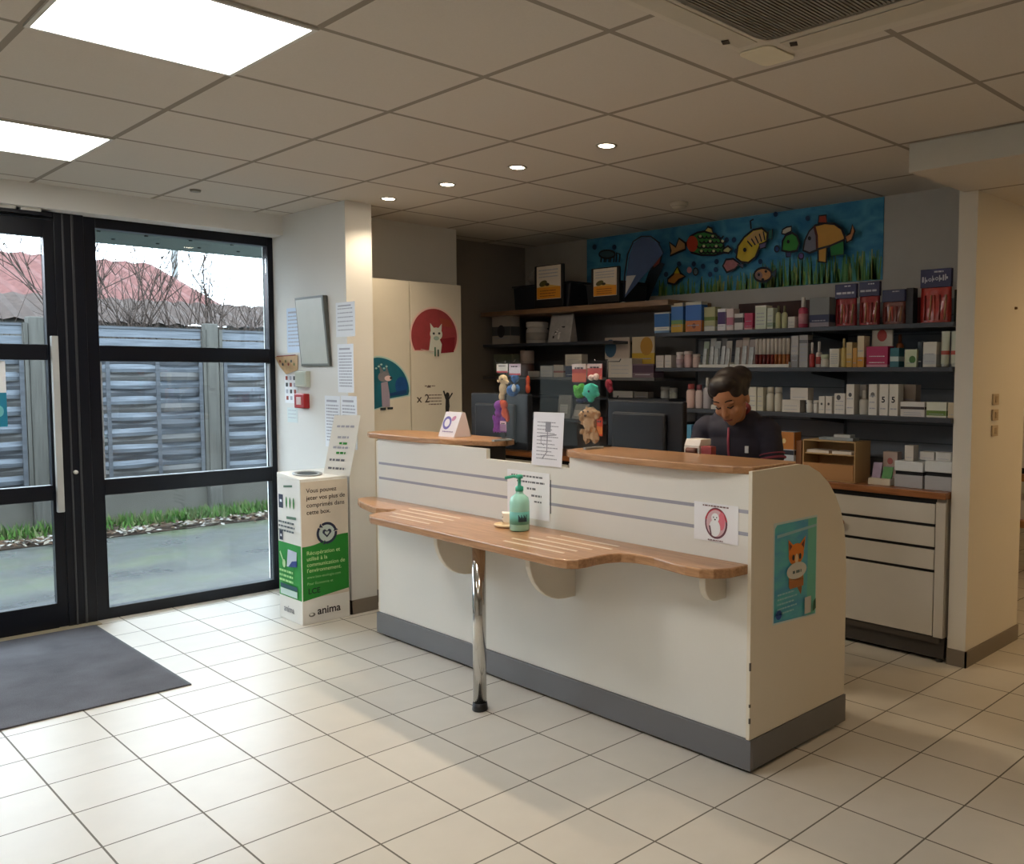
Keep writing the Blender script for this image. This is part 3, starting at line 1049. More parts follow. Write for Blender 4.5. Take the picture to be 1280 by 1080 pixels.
# front (towards the room, -y) artwork
q = Print((b0, c0 - 0.0004, 0.0), NY)
W_ = b1 - b0
BEIGE = M((214, 202, 186), 0.65)
q.fill(rect(0.004, W_ - 0.004, 0.15, 0.828), BEIGE)
wave = [(0.004, 0.14), (W_ - 0.004, 0.175), (W_ - 0.004, 0.505)] + [(0.004 + (W_ - 0.008) * (1 - k / 12), 0.455 + 0.05 * (1 - k / 12) + 0.008 * math.sin(PI * k / 6)) for k in range(1, 13)]
q.fill(wave, GREEN)
NAVY = M((44, 50, 74), 0.6)
cu, cv, rr = 0.157, 0.52, 0.062
q.fill(ell(cu, cv, 0.049, 0.049, 0, 28), M((198, 212, 206), 0.6))
for a in (20, 145, 265):
    q.fill(ring(cu, cv, 0.049, 0.064, math.radians(a), math.radians(a + 100)), NAVY)
    a2 = math.radians(a + 104)
    t_ = Vector((-math.sin(a2), math.cos(a2)))
    c_ = Vector((math.cos(a2), math.sin(a2)))
    p0 = Vector((cu, cv)) + c_ * 0.0565
    q.fill([tuple(p0 - c_ * 0.016), tuple(p0 + c_ * 0.016), tuple(p0 + t_ * 0.018)], NAVY)
heart = [(0, -0.026), (0.028, 0.004), (0.026, 0.018), (0.013, 0.024), (0, 0.013), (-0.013, 0.024), (-0.026, 0.018), (-0.028, 0.004)]
q.fill([(cu + a, cv + b) for a, b in heart], NAVY)
q.fill([(cu + a * .5, cv + b * .5) for a, b in heart], M((198, 212, 206), 0.6))
q.fill(ell(0.055, 0.055, 0.02, 0.012, 0, 16), M((120, 120, 112), 0.6))
q.fill(ell(0.052, 0.058, 0.012, 0.007, 0, 12), CARD)
q.build('print', bx.o, bx.base)
for i, s in enumerate(('Vous pouvez', 'jeter vos plus de', 'comprimés dans', 'cette box.')):
    text(s, (b0 + 0.035, c0 - 0.002, 0.765 - i * 0.042), NY, 0.036, M((60, 50, 50), 0.7), bx.o, bx.base, bold=0.008)
for i, s in enumerate(('Récupération et', 'utilisé à la', 'communication de', "l'environnement.")):
    text(s, (b0 + 0.03, c0 - 0.002, 0.405 - i * 0.034), NY, 0.032, M((196, 226, 160), 0.7), bx.o, bx.base, bold=0.008)
for i, s in enumerate(('www.box-ecologie.com', 'Pour Economie et')):
    text(s, (b0 + 0.03, c0 - 0.002, 0.268 - i * 0.038), NY, 0.022, M((160, 206, 140), 0.7), bx.o, bx.base)
text('LCE', (b0 + 0.035, c0 - 0.002, 0.178), NY, 0.044, M((20, 50, 30), 0.6), bx.o, bx.base, bold=0.02)
text('anima', (b0 + 0.09, c0 - 0.002, 0.05), NY, 0.062, M((44, 40, 46), 0.6), bx.o, bx.base, bold=0.02)

# window-side (-x) artwork
q = Print((b0 - 0.0004, c1, 0.0), NX)
W_ = c1 - c0
q.fill(rect(0.003, W_ - 0.003, 0.14, 0.46), M((40, 150, 62), 0.6))
q.fill(rect(0.02, 0.075, 0.66, 0.74), NAVY)
q.fill(rect(0.035, 0.06, 0.695, 0.71), PAPER)
q.fill(rect(0.02, 0.065, 0.47, 0.53), NAVY)
q.fill(rect(0.033, 0.052, 0.49, 0.505), PAPER)
for k in range(3):
    q.fill(ell(0.12 + 0.045 * k, 0.70, 0.009, 0.034, 0, 10), GREEN)
q.line([(0.09, 0.79), (0.2, 0.80)], 0.012, M((90, 120, 100), 0.6))
q.line([(0.12, 0.61), (0.24, 0.615)], 0.016, M((90, 120, 100), 0.6))
for k in range(3):
    q.scribble(0.02, 0.22, 0.575 - 0.025 * k, 0.011, M((90, 100, 104), 0.6), k)
q.fill([(0.11, 0.32), (0.23, 0.335), (0.24, 0.42), (0.13, 0.425)], M((196, 206, 222), 0.5))
q.fill([(0.13, 0.32), (0.24, 0.335), (0.24, 0.37), (0.18, 0.36)], M((44, 70, 140), 0.5))
q.line([(0.03, 0.40), (0.085, 0.33)], 0.012, M((190, 226, 170), 0.6))
q.fill(ell(0.08, 0.335, 0.02, 0.025, 0, 12), M((190, 226, 170), 0.6))
for k in range(3):
    q.scribble(0.02, 0.19, 0.285 - 0.028 * k, 0.013, M((170, 226, 150), 0.6), k + 5)
q.fill(rect(0.03, 0.24, 0.19, 0.215), M((30, 80, 90), 0.6))
q.fill(rect(0.03, 0.24, 0.15, 0.187), M((196, 222, 214), 0.6))
q.build('print', bx.o, bx.base)
text('anima', (b0 - 0.002, c1 - 0.06, 0.05), NX, 0.055, M((120, 122, 130), 0.6), bx.o, bx.base, bold=0.01)

# ================================================================== reception desk
XF = 2.611
DW = M((226, 224, 218), 0.35, var=0.02, scale=4)
DE = M((226, 218, 202), 0.4, var=0.03, scale=4)
PLINTH = M((112, 112, 116), 0.4, 0.2, var=0.08, scale=5)
OAK = wood('oak_laminate', (190, 146, 106), (156, 113, 78), 0.3, (2.2, 26, 26))
OAKY = wood('oak_laminate_y', (190, 146, 106), (156, 113, 78), 0.3, (30, 2.0, 30))
dk_ = Thing('reception_desk', 'long white reception desk with oak tops, grey plinth and wavy oak writing ledge', 'desk', (2.9, 3.1, 0))
Y0, Y1 = 1.875, 4.372
# front panel outline with the lowered middle
fp = [(XF, Y0, 0.128), (XF, Y1, 0.128), (XF, Y1, 1.094), (XF, 3.404, 1.094), (XF, 3.404, 1.047), (XF, 2.824, 1.047), (XF, 2.824, 1.094), (XF, Y0, 1.094)]
dk_.part('front_panel', MB().prism(fp, (0.022, 0, 0), DW))
gm = M((158, 158, 172), 0.5)
for zg in (0.953, 0.872):
    dk_.part('groove', MB().box(XF - 0.0008, XF + 0.002, Y0 + 0.005, Y1 - 0.01, zg, zg + 0.013, gm))
dk_.part('joint_strip', MB().box(XF - 0.0012, XF + 0.001, 2.944, 2.949, 0.835, 0.985, M((70, 74, 84), 0.5)))
# end panel with the rounded rear shoulder
ep = [(2.600, 0.128), (3.268, 0.128), (3.268, 0.60), (3.262, 0.72), (3.245, 0.83), (3.213, 0.905), (3.174, 0.965), (3.12, 1.022), (3.05, 1.070), (2.97, 1.103), (2.906, 1.113), (2.60, 1.108)]
dk_.part('end_panel', MB().prism([(x, 1.858, z_) for x, z_ in ep], (0, 0.0165, 0), DE), 0.0015)
# chipped edge band near the foot of the corner
ch = MB()
for z0, h_ in ((0.385, 0.03), (0.25, 0.012), (0.19, 0.02)):
    ch.box(2.5992, 2.606, 1.8572, 1.862, z0, z0 + h_, M((84, 78, 70), 0.8))
dk_.part('chipped_edge', ch)
lp_ = [(2.613, 0.128), (3.10, 0.128), (3.10, 1.08), (2.613, 1.08)]
dk_.part('end_panel', MB().prism([(x, Y1 + 0.001, z_) for x, z_ in lp_], (0, 0.018, 0), DE))
pl = MB()
pl.box(2.6, 2.63, 1.852, 4.392, 0.014, 0.1265, PLINTH).box(2.63, 3.272, 1.852, 1.87, 0.014, 0.1265, PLINTH).box(2.63, 3.10, 4.375, 4.392, 0.014, 0.1265, PLINTH)
dk_.part('plinth', pl, 0.002)
for fx, fy in ((2.64, 1.90), (3.2, 1.90), (2.66, 2.85), (2.66, 3.6), (2.64, 4.35)):
    dk_.part('levelling_foot', MB().lathe((fx, fy, 0), [(0.016, 0), (0.016, 0.015)], BLACKP, 10))
# oak counter tops
def slab(pts, z0, z1):
    return MB().prism([(x, y, z0) for x, y in pts], (0, 0, z1 - z0), OAKY)
left_top = [(2.60, 4.44), (2.592, 4.2), (2.592, 3.95), (2.615, 3.80), (2.66, 3.62), (2.72, 3.50), (2.78, 3.46), (2.86, 3.50), (2.905, 3.62), (2.91, 4.35), (2.88, 4.50), (2.82, 4.56), (2.72, 4.56), (2.635, 4.52)]
dk_.part('counter_top', slab(left_top, 1.0945, 1.122), 0.004)
right_top = [(2.63, 1.8765), (2.592, 1.94), (2.575, 2.02), (2.56, 2.2), (2.56, 2.45), (2.575, 2.65), (2.60, 2.82), (2.64, 2.875), (2.72, 2.90), (2.86, 2.89), (2.905, 2.86), (2.91, 1.8765)]
dk_.part('counter_top', slab(right_top, 1.0945, 1.122), 0.004)
# supports under the counters and staff side worktop
for y_ in (3.62, 2.66):
    dk_.part('counter_support', MB().box(2.634, 2.90, y_, y_ + 0.02, 0.7605, 1.094, M((70, 68, 70), 0.5)))
dk_.part('staff_worktop', MB().box(2.634, 3.22, 1.8755, 4.371, 0.73, 0.76, M((70, 68, 70), 0.4)), 0.002)
dk_.part('drawer_pedestal', MB().box(2.72, 3.16, 1.90, 2.30, 0.128, 0.729, M((150, 148, 146), 0.4)).box(2.72, 3.16, 3.98, 4.36, 0.128, 0.729, M((150, 148, 146), 0.4)), 0.003)
# writing ledge, outline read off the photograph at ledge height
lg = [(2.6105, 4.295), (2.605, 4.40), (2.56, 4.425), (2.50, 4.40), (2.455, 4.30), (2.41, 4.13), (2.385, 4.02), (2.40, 3.955), (2.435, 3.925), (2.425, 3.89), (2.37, 3.868), (2.31, 3.885), (2.255, 3.865), (2.225, 3.80), (2.222, 3.6), (2.22, 3.39), (2.208, 2.96), (2.200, 2.62), (2.196, 2.46), (2.205, 2.40), (2.235, 2.37), (2.28, 2.365), (2.33, 2.37), (2.38, 2.365), (2.43, 2.34), (2.455, 2.29), (2.46, 2.20), (2.44, 2.10), (2.428, 2.02), (2.43, 1.96), (2.455, 1.915), (2.51, 1.882), (2.6105, 1.874)]
ledge = dk_.part('writing_ledge', MB().prism([(x, y, 0.735) for x, y in lg], (0, 0, 0.036), OAKY), 0.006)
# pale inlay strips let into the ledge
sm_ = M((226, 210, 190), 0.3)
inl = [(2.30, 3.75, 3.42), (2.36, 3.82, 3.40), (2.43, 3.86, 3.42), (2.49, 3.88, 3.45), (2.28, 2.86, 2.50), (2.34, 2.88, 2.49), (2.40, 2.84, 2.47), (2.46, 2.80, 2.42), (2.52, 2.78, 2.44)]
for x, ya, yb in inl:
    ob = dk_.part('inlay_strip', MB().box(x - 0.006, x + 0.006, yb, ya, 0.7702, 0.7722, sm_), under=ledge)
# curved fin brackets under the ledge
def fin(y, x_out, z_bot, th=0.03):
    pts = [(XF, 0.7345), (x_out, 0.7345)]
    for k in range(1, 9):
        a = PI / 2 * k / 8
        pts.append((x_out + (XF - 0.06 - x_out) * (1 - math.cos(a)), 0.70 - (0.70 - z_bot) * math.sin(a)))
    pts.append((XF, z_bot))
    return MB().prism([(x, y - th / 2, z_) for x, z_ in pts], (0, th, 0), DE)
for y, xo, zb in ((3.47, 2.36, 0.495), (2.80, 2.35, 0.495), (1.99, 2.485, 0.63)):
    dk_.part('bracket', fin(y, xo, zb), 0.004)
CHROME = M((206, 204, 200), 0.12, 1.0, var=0.03)
lgp = dk_.part('ledge_leg', MB().lathe((2.31, 3.07, 0.0), [(0.029, 0.035), (0.029, 0.7345)], CHROME, 24))
dk_.part('rubber_foot', MB().lathe((2.31, 3.07, 0.0), [(0.031, 0.0), (0.034, 0.004), (0.031, 0.035)], BLACKP, 20), under=lgp)

# -------------------------------------------------- things on and on the front of the desk
bt = Thing('sanitizer_bottle', 'mint green pump bottle standing on the writing ledge', 'bottle', (2.478, 3.0, 0.7712))
MINT = M((172, 232, 216), 0.25, var=0.04)
bt.part('body', MB().lathe((2.478, 3.0, 0.7716), [(0.036, 0), (0.043, 0.006), (0.043, 0.125), (0.038, 0.145), (0.022, 0.158), (0.016, 0.163), (0.016, 0.172)], MINT, 20))
PUMP = M((62, 176, 146), 0.35)
pu = bt.part('pump', MB().lathe((2.478, 3.0, 0.7716), [(0.018, 0.173), (0.018, 0.192), (0.008, 0.196), (0.007, 0.225), (0.016, 0.228), (0.016, 0.242), (0.006, 0.245)], PUMP, 16).tube([(2.478, 3.0, 1.006), (2.46, 3.02, 1.008), (2.435, 3.045, 1.0)], 0.007, PUMP, 8))
bt.part('label', MB().lathe((2.478, 3.0, 0.7716), [(0.0436, 0.03), (0.0436, 0.085)], M((110, 190, 178), 0.4), 20))
lb = MB()
for k in range(10):
    a = -2.35 + 0.09 * k
    lb.box(2.478 + 0.0441 * math.cos(a) - .001, 2.478 + 0.0441 * math.cos(a) + .001, 3.0 + 0.0441 * math.sin(a) - 0.0013, 3.0 + 0.0441 * math.sin(a) + .0013, 0.815, 0.845 - (k % 3) * 0.006, M((50, 70, 90), 0.5))
bt.part('label_print', lb)

tr_ = Thing('small_tray', 'small cream dish behind the mint green bottle on the ledge', 'dish', (2.51, 3.12, 0.7712))
tr_.part('dish', MB().lathe((2.51, 3.115, 0.7714), [(0.04, 0), (0.062, 0.004), (0.066, 0.012), (0.060, 0.012), (0.054, 0.006)], M((222, 196, 158), 0.5), 20))
pk = Thing('paper_packet', 'small white packet with dark specks on the cream dish', 'packet', (2.53, 3.155, 0.783))
pk.part('packet', MB().obox((2.535, 3.14, 0.806), (0.006, 0.012, 0.003), (-0.016, 0.03, 0), (-0.002, 0, 0.021), M((236, 226, 212), 0.6)), 0.002)
q = Print((2.508, 3.172, 0.795), (0.45, -0.9, 0))
for k in range(4):
    q.fill(ell(0.012 + 0.011 * k, 0.012 + 0.007 * (k % 2), 0.003, 0.003, 0, 6), dk)
q.build('print', pk.o, pk.base)

def front_sheet(name, label, y1, y0, z0, z1, x=XF - 0.0012, tint=(240, 240, 244)):
    t = Thing(name, label, 'notice', (x, (y0 + y1) / 2, z0))
    t.part('paper', MB().box(x - 0.001, x, y0, y1, z0, z1, M(tint, 0.65, var=0.02)))
    return t, Print((x - 0.0011, y1, z0), NX)

t, q = front_sheet('paper_sign', 'white paper notice with short lines of print behind the mint green bottle', 3.245, 2.952, 0.80, 1.012)
GI = M((108, 110, 118), 0.7)
for v, u0, u1, s_ in ((.185, .03, .25, .008), (.16, .07, .26, .008), (.13, .14, .20, .009), (.10, .17, .24, .009), (.075, .19, .24, .007), (.05, .03, .12, .008)):
    q.scribble(u0, u1, v, s_, GI, int(v * 1000))
q.build('print', t.o, t.base)

t, q = front_sheet('round_sticker_sheet', 'white sheet with a red ringed animal drawing near the desk corner', 2.13, 1.924, 0.832, 0.975)
w_, h_ = 0.206, 0.143
cu, cv = 0.105, 0.070
q.fill(ell(cu, cv, 0.052, 0.058, 0, 30), M((110, 66, 78), 0.6))
q.fill(ring(cu, cv, 0.043, 0.053, 0.2, 2.9, 20), M((190, 52, 66), 0.6))
q.fill(ell(cu, cv, 0.045, 0.05, 0, 28), M((214, 178, 186), 0.6))
q.fill(ell(cu + 0.026, cv + 0.01, 0.016, 0.034, 0, 14), M((226, 120, 136), 0.6))
q.fill(ell(cu - 0.005, cv - 0.018, 0.026, 0.032, 0, 18), PAPER)
q.fill(ell(cu - 0.003, cv + 0.02, 0.018, 0.018, 0, 16), PAPER)
q.fill(ell(cu - 0.003, cv + 0.014, 0.004, 0.003, 0, 8), dk)
q.fill(ell(cu - 0.010, cv + 0.022, 0.0025, 0.003, 0, 8), dk)
q.fill(ell(cu + 0.005, cv + 0.022, 0.0025, 0.003, 0, 8), dk)
q.line([(cu - 0.028, cv - 0.01), (cu - 0.02, cv - 0.045)], 0.006, M((90, 60, 70), 0.6))
q.scribble(0.045, 0.165, 0.131, 0.005, M((120, 90, 96), 0.6), 3)
q.scribble(0.07, 0.14, 0.005, 0.004, M((120, 90, 96), 0.6), 4)
q.build('print', t.o, t.base)

# poster on the end panel
t = Thing('animal_poster', 'turquoise poster with an orange furry animal on the end of the desk', 'poster', (2.89, 1.857, 0.508))
YP = 1.8575
t.part('sheet', MB().prism([(2.737, YP, 0.524), (3.034, YP, 0.509), (3.034, YP, 0.905), (2.737, YP, 0.905)], (0, -0.0008, 0), M((206, 222, 220), 0.5)))
q = Print((2.737, YP - 0.0009, 0.509), NY)
def sea():
    m, nt, b = nodes_of('poster_blue')
    tc = nt.nodes.new('ShaderNodeTexCoord')
    mp = nt.nodes.new('ShaderNodeMapping')
    mp.inputs['Scale'].default_value = (3, 1, 9)
    nz = nt.nodes.new('ShaderNodeTexNoise')
    nz.inputs['Scale'].default_value = 2.2
    nz.inputs['Detail'].default_value = 3
    nt.links.new(tc.outputs['Object'], mp.inputs['Vector'])
    nt.links.new(mp.outputs['Vector'], nz.inputs['Vector'])
    rp = nt.nodes.new('ShaderNodeValToRGB')
    rp.color_ramp.elements[0].position = 0.35
    rp.color_ramp.elements[0].color = (*s2l((70, 158, 200)), 1)
    rp.color_ramp.elements[1].position = 0.7
    rp.color_ramp.elements[1].color = (*s2l((92, 200, 194)), 1)
    nt.links.new(nz.outputs['Fac'], rp.inputs['Fac'])
    nt.links.new(rp.outputs['Color'], b.inputs['Base Color'])
    b.inputs['Roughness'].default_value = 0.4
    return m
q.fill([(0.006, 0.022), (0.291, 0.006), (0.291, 0.388), (0.02, 0.388), (0.006, 0.375)], sea())
q.fill(rect(0.23, 0.291, 0.01, 0.388), M((104, 190, 172), 0.5))
q.fill([(0.02, 0.338), (0.29, 0.352), (0.29, 0.362), (0.02, 0.35)], M((150, 196, 206), 0.5))
ORG = M((226, 128, 42), 0.6)
q.fill([(0.105, 0.20), (0.185, 0.10), (0.19, 0.12), (0.195, 0.20)], M((150, 96, 50), 0.6))
q.fill([(0.10, 0.14), (0.20, 0.14), (0.2, 0.2), (0.1, 0.2)], M((206, 150, 96), 0.6))
q.fill(ell(0.148, 0.262, 0.052, 0.042, 0, 22), ORG)
q.fill([(0.096, 0.27), (0.092, 0.325), (0.128, 0.298)], ORG)
q.fill([(0.2, 0.27), (0.21, 0.325), (0.168, 0.298)], ORG)
q.fill([(0.1, 0.28), (0.098, 0.312), (0.118, 0.296)], M((110, 52, 40), 0.6))
q.fill([(0.197, 0.28), (0.202, 0.312), (0.18, 0.296)], M((110, 52, 40), 0.6))
q.fill(ell(0.148, 0.245, 0.012, 0.02, 0, 12), M((236, 200, 150), 0.6))
q.fill(ell(0.125, 0.252, 0.008, 0.012, 0, 10), dk)
q.fill(ell(0.170, 0.252, 0.008, 0.012, 0, 10), dk)
q.fill(ell(0.148, 0.20, 0.068, 0.032, 0, 22), M((206, 206, 196), 0.6))
q.scribble(0.12, 0.18, 0.19, 0.011, M((90, 110, 110), 0.6), 2)
q.fill(rect(0.1, 0.195, 0.135, 0.165), M((176, 112, 62), 0.6))
for k in range(5):
    q.scribble(0.02, 0.13 + 0.02 * (k % 2), 0.05 + 0.018 * k, 0.006, M((150, 206, 214), 0.6), k + 40)
q.fill(ell(0.03, 0.05, 0.02, 0.018, 0, 14), M((40, 80, 160), 0.6))
q.fill(rect(0.205, 0.25, 0.02, 0.085), M((196, 196, 190), 0.6))
q.fill([(0.262, 0.02), (0.285, 0.03), (0.283, 0.07), (0.268, 0.06)], M((24, 84, 60), 0.6))
q.build('print', t.o, t.base)

# leaflet holder on the short counter
t = Thing('leaflet_holder', 'white tent shaped leaflet stand with purple print on the counter', 'leaflet stand', (2.80, 3.90, 1.1222))
p0 = onz0 = None
LH = MB()
cx, cy = 2.765, 3.875
LH.prism([(cx - 0.05, cy + 0.075, 1.1225), (cx + 0.06, cy + 0.075, 1.1225), (cx + 0.012, cy + 0.06, 1.25), (cx - 0.008, cy + 0.06, 1.25)], (0, -0.14, 0), M((226, 220, 226), 0.6))
t.part('card', LH, 0.001)
q = Print((cx - 0.0505, cy + 0.075, 1.1227), NX, (0.32, 0, 0.95))
q.fill(ring(0.05, 0.075, 0.022, 0.036, 0, 2 * PI - 0.01, 20), M((110, 100, 170), 0.6))
q.fill(ell(0.1, 0.1, 0.02, 0.012, 0.5, 12), M((196, 130, 160), 0.6))
q.scribble(0.03, 0.12, 0.025, 0.006, M((140, 120, 160), 0.6), 4)
q.build('print', t.o, t.base)

# acrylic screen with its notice
scr = Thing('acrylic_screen', 'clear acrylic counter screen standing between the two counter tops', 'screen', (2.745, 3.12, 1.1222))
ACR = clear((0.985, 0.99, 0.99), 0.10, 'acrylic')
scr.part('sheet', MB().box(2.742, 2.747, 2.775, 3.47, 1.1225, 1.512, ACR), 0.001)
for y in (2.83, 3.47):
    scr.part('foot', MB().box(2.69, 2.80, y - 0.006 - 0.02, y - 0.006 + 0.0, 1.1222, 1.132, M((158, 164, 166), 0.15)), 0.002)
t = Thing('screen_notice', 'white notice with grey diagram hanging over the desk front at the screen', 'notice', (2.606, 2.965, 1.05))
t.part('paper', MB().prism([(2.604, 3.066, 1.046), (2.604, 2.866, 1.046), (2.618, 2.863, 1.283), (2.618, 3.064, 1.281)], (-0.0012, 0, 0), M((232, 230, 236), 0.6, var=0.02)))
q = Print((2.6027, 3.066, 1.046), NX, (0.06, 0, 1))
LG = M((150, 148, 158), 0.7)
for k in range(11):
    q.scribble(0.03, 0.17 - 0.02 * (k % 3), 0.03 + 0.016 * k, 0.004, LG, k + 60)
q.fill(rect(0.085, 0.12, 0.15, 0.195), LG)
q.line([(0.1, 0.15), (0.1, 0.06), (0.07, 0.03)], 0.006, LG)
q.line([(0.05, 0.13), (0.16, 0.14)], 0.005, LG)
q.line([(0.06, 0.13), (0.06, 0.1), (0.08, 0.09)], 0.004, LG)
q.build('print', t.o, t.base)
# dark case in the lowered middle, behind the notice
t = Thing('card_terminal', 'small black payment terminal in the lowered middle of the desk', 'terminal', (2.80, 2.86, 0.7602))
t.part('stand', MB().box(2.76, 2.84, 2.835, 2.90, 0.7604, 1.02, BLACKP), 0.004)
t.part('keypad', MB().obox((2.80, 2.868, 1.055), (0.05, 0, 0.012), (0, 0.035, 0), (-0.004, 0, 0.016), BLACKP), 0.004)
for i, (y, c) in enumerate(((3.255, (206, 198, 190)), (3.205, (196, 176, 166)))):
    tag(MB().lathe((2.80, y, 0.7602), [(0.017, 0), (0.019, 0.005), (0.019, 0.25), (0.012, 0.27), (0.012, 0.305), (0.006, 0.31)], M(c, 0.4), 14).build('small_bottle', None, origin=(2.80, y, 0.7602)),
        ('slim white bottle standing inside the desk gap', 'slim beige bottle standing inside the desk gap')[i], 'bottle')

# -------------------------------------------------- monitors seen from behind
def monitor(label, x, y1, y0, z0, z1, rz=0.0):
    t = Thing('computer_monitor', label, 'monitor', (x + 0.03, (y0 + y1) / 2, 0.7602), 'monitors on the reception desk')
    sh = M((27, 30, 37), 0.38, var=0.1)
    t.part('casing', MB().box(x, x + 0.035, y0, y1, z0, z1, sh), 0.008)
    yc = (y0 + y1) / 2
    t.part('back_hump', MB().box(x - 0.022, x + 0.002, y0 + 0.09, y1 - 0.06, z0 + 0.03, z1 - 0.055, M((24, 26, 32), 0.45)), 0.014)
    t.part('screen', MB().box(x + 0.0352, x + 0.037, y0 + 0.012, y1 - 0.012, z0 + 0.018, z1 - 0.012, emit((0.3, 0.4, 0.55), 0.35)))
    s = t.part('stand', MB().box(x - 0.012, x + 0.018, yc - 0.035, yc + 0.035, 0.772, z0 + 0.10, sh), 0.004)
    t.part('base', MB().box(x - 0.08, x + 0.12, yc - 0.11, yc + 0.11, 0.7604, 0.773, sh), 0.004)
    return t

monitor('black computer monitor seen from behind beside the shop assistant', 3.08, 3.072, 2.585, 1.03, 1.327)
monitor('black computer monitor seen from behind near the tall cupboard', 3.08, 4.155, 3.655, 1.04, 1.342)

# ================================================================== shelf wall
SHM = M((58, 62, 70), 0.45, var=0.1, scale=5)
def board(name, label, z0, z1, x0, y0, y1, m, bevel=0.002, brackets=()):
    t = Thing(name, label, 'shelf', (4.55, (y0 + y1) / 2, z0), 'shelves of the product wall')
    t.part('board', MB().box(x0, 4.721, y0, y1, z0, z1, m), bevel)
    for y in brackets:
        t.part('bracket', MB().prism([(4.719, y - 0.004, z0 - 0.001), (x0 + 0.06, y - 0.004, z0 - 0.001), (x0 + 0.06, y - 0.004, z0 - 0.012), (4.719, y - 0.004, z0 - 0.05)], (0, 0.008, 0), SHM))
    return t
ZA, ZB, ZC = 1.711, 1.490, 1.236
board('wall_shelf', 'long dark shelf with bagged pet sticks under the fish mural', ZA - 0.024, ZA, 4.30, 1.885, 3.842, SHM, brackets=(2.72,))
board('wall_shelf', 'long dark shelf with trays, tubes and the pink carton', ZB - 0.024, ZB, 4.30, 1.885, 3.842, SHM, brackets=(2.72,))
board('wall_shelf', 'long dark shelf with plain white cartons above the oak worktop', ZC - 0.024, ZC, 4.30, 1.885, 3.842, SHM, brackets=(2.72,))
ZL1, ZL2, ZL3, ZL4, ZL5 = 1.918, 1.672, 1.425, 1.285, 1.128
board('wall_shelf', 'thick oak shelf carrying two black carriers beside the mural', ZL1 - 0.034, ZL1, 4.28, 3.72, 5.64, wood('oak_shelf_dim', (150, 118, 90), (118, 90, 66), 0.4, (30, 2.0, 30)))  # oak tone darkened to show the weaker light on this shelf
board('wall_shelf', 'dark shelf with jar and silver bag under the oak shelf', ZL2 - 0.02, ZL2, 4.30, 4.22, 5.64, SHM)
board('wall_shelf', 'grey shelf with small boxes and two counter displays', ZL3 - 0.02, ZL3, 4.30, 3.85, 5.64, M((96, 96, 98), 0.5))
board('wall_shelf', 'dark shelf with white jars just above the monitor', ZL4 - 0.018, ZL4, 4.44, 3.85, 5.64, SHM)
board('wall_shelf', 'lowest dark shelf with silver pouches behind the desk screen', ZL5 - 0.02, ZL5, 4.30, 3.85, 5.64, SHM)
for i, (y, l) in enumerate(((2.715, 'slim dark shelf upright between the white cartons'), (3.846, 'slim dark shelf upright where the long shelves end'), (5.62, 'slim dark shelf upright against the alcove end wall'))):
    tag(MB().box(4.7155, 4.7185, y - 0.012, y + 0.003, 0.869, 1.86, SHM).build('shelf_upright', None), l, 'upright', 'uprights of the product wall')

# oak worktop and drawer cabinets
cabw = M((206, 200, 190), 0.45, var=0.03)
wt = Thing('oak_worktop', 'oak worktop running along the wall under the product shelves', 'worktop', (4.5, 3.7, 0.833))
wt.part('slab', MB().box(4.268, 4.72, 1.888, 5.64, 0.833, 0.868, wood('oak_top', (170, 112, 70), (132, 82, 48), 0.3, (30, 2, 30))), 0.003)
ys = [1.895, 2.80, 3.70, 4.60, 5.63]
cl = ['white drawer cabinet next to the partition end', 'white drawer cabinet behind the shop assistant', 'white drawer cabinet behind the desk monitor', 'white drawer cabinet in the corner by the tall cupboard']
blk = M((18, 16, 16), 0.6)
for i in range(4):
    ya, yb = ys[i] + 0.001, ys[i + 1] - 0.001
    t = Thing('drawer_cabinet', cl[i], 'cabinet', (4.5, (ya + yb) / 2, 0), 'drawer cabinets under the oak worktop')
    t.part('carcass', MB().box(4.306, 4.70, ya, yb, 0.13, 0.832, M((196, 190, 180), 0.5)).box(4.29, 4.306, ya, ya + 0.05, 0.13, 0.815, cabw), 0.001)
    t.part('recess', MB().box(4.300, 4.3062, ya + 0.052, yb, 0.131, 0.83, blk))
    zs = [(0.704, 0.804), (0.588, 0.688), (0.472, 0.572), (0.135, 0.456)]
    for k, (z0, z1) in enumerate(zs):
        d = t.part('drawer', MB().box(4.288, 4.2998, ya + 0.054, yb - 0.002, z0, z1, cabw), 0.0015)
        if i == 0 and k == 1:
            t.part('knob', MB().lathe((4.288, 2.462, 0.655), [(0.008, -0.012), (0.016, -0.016), (0.017, -0.026), (0.010, -0.03)], M((150, 104, 70), 0.5), 12, 'x'), under=d, label='small brown wooden knob')
    t.part('plinth', MB().box(4.31, 4.34, ya, yb, 0.02, 0.129, M((66, 62, 60), 0.4)).box(4.296, 4.31, ya + 0.02, yb, 0.098, 0.129, M((74, 68, 64), 0.4)))
    for y in (ya + 0.03, yb - 0.06):
        t.part('levelling_foot', MB().lathe((4.33, y, 0), [(0.02, 0), (0.02, 0.012), (0.012, 0.016), (0.012, 0.125)], BLACKP, 10))

# ------------------------------------------------------------------ goods
rg = random.Random(21)
PW = (226, 220, 210)
SHZ = {'A': ZA, 'B': ZB, 'C': ZC, 'L1': ZL1, 'L2': ZL2, 'L3': ZL3, 'L4': ZL4, 'L5': ZL5, 'W': 0.868}
def place(x0, x1, yt, sh, X):
    """front face on the shelf: (y high, y low, height)"""
    zs = SHZ[sh] if isinstance(sh, str) else sh
    pm_ = at((x0 + x1) / 2, yt, X)
    ya, yb = at(x0, yt, X).y, at(x1, yt, X).y
    return ya - 0.0008, yb + 0.0008, zs + 0.0006, max(0.02, pm_.z - zs)

def ink_for(c):
    return GREYINK if sum(c) > 330 else PAPER

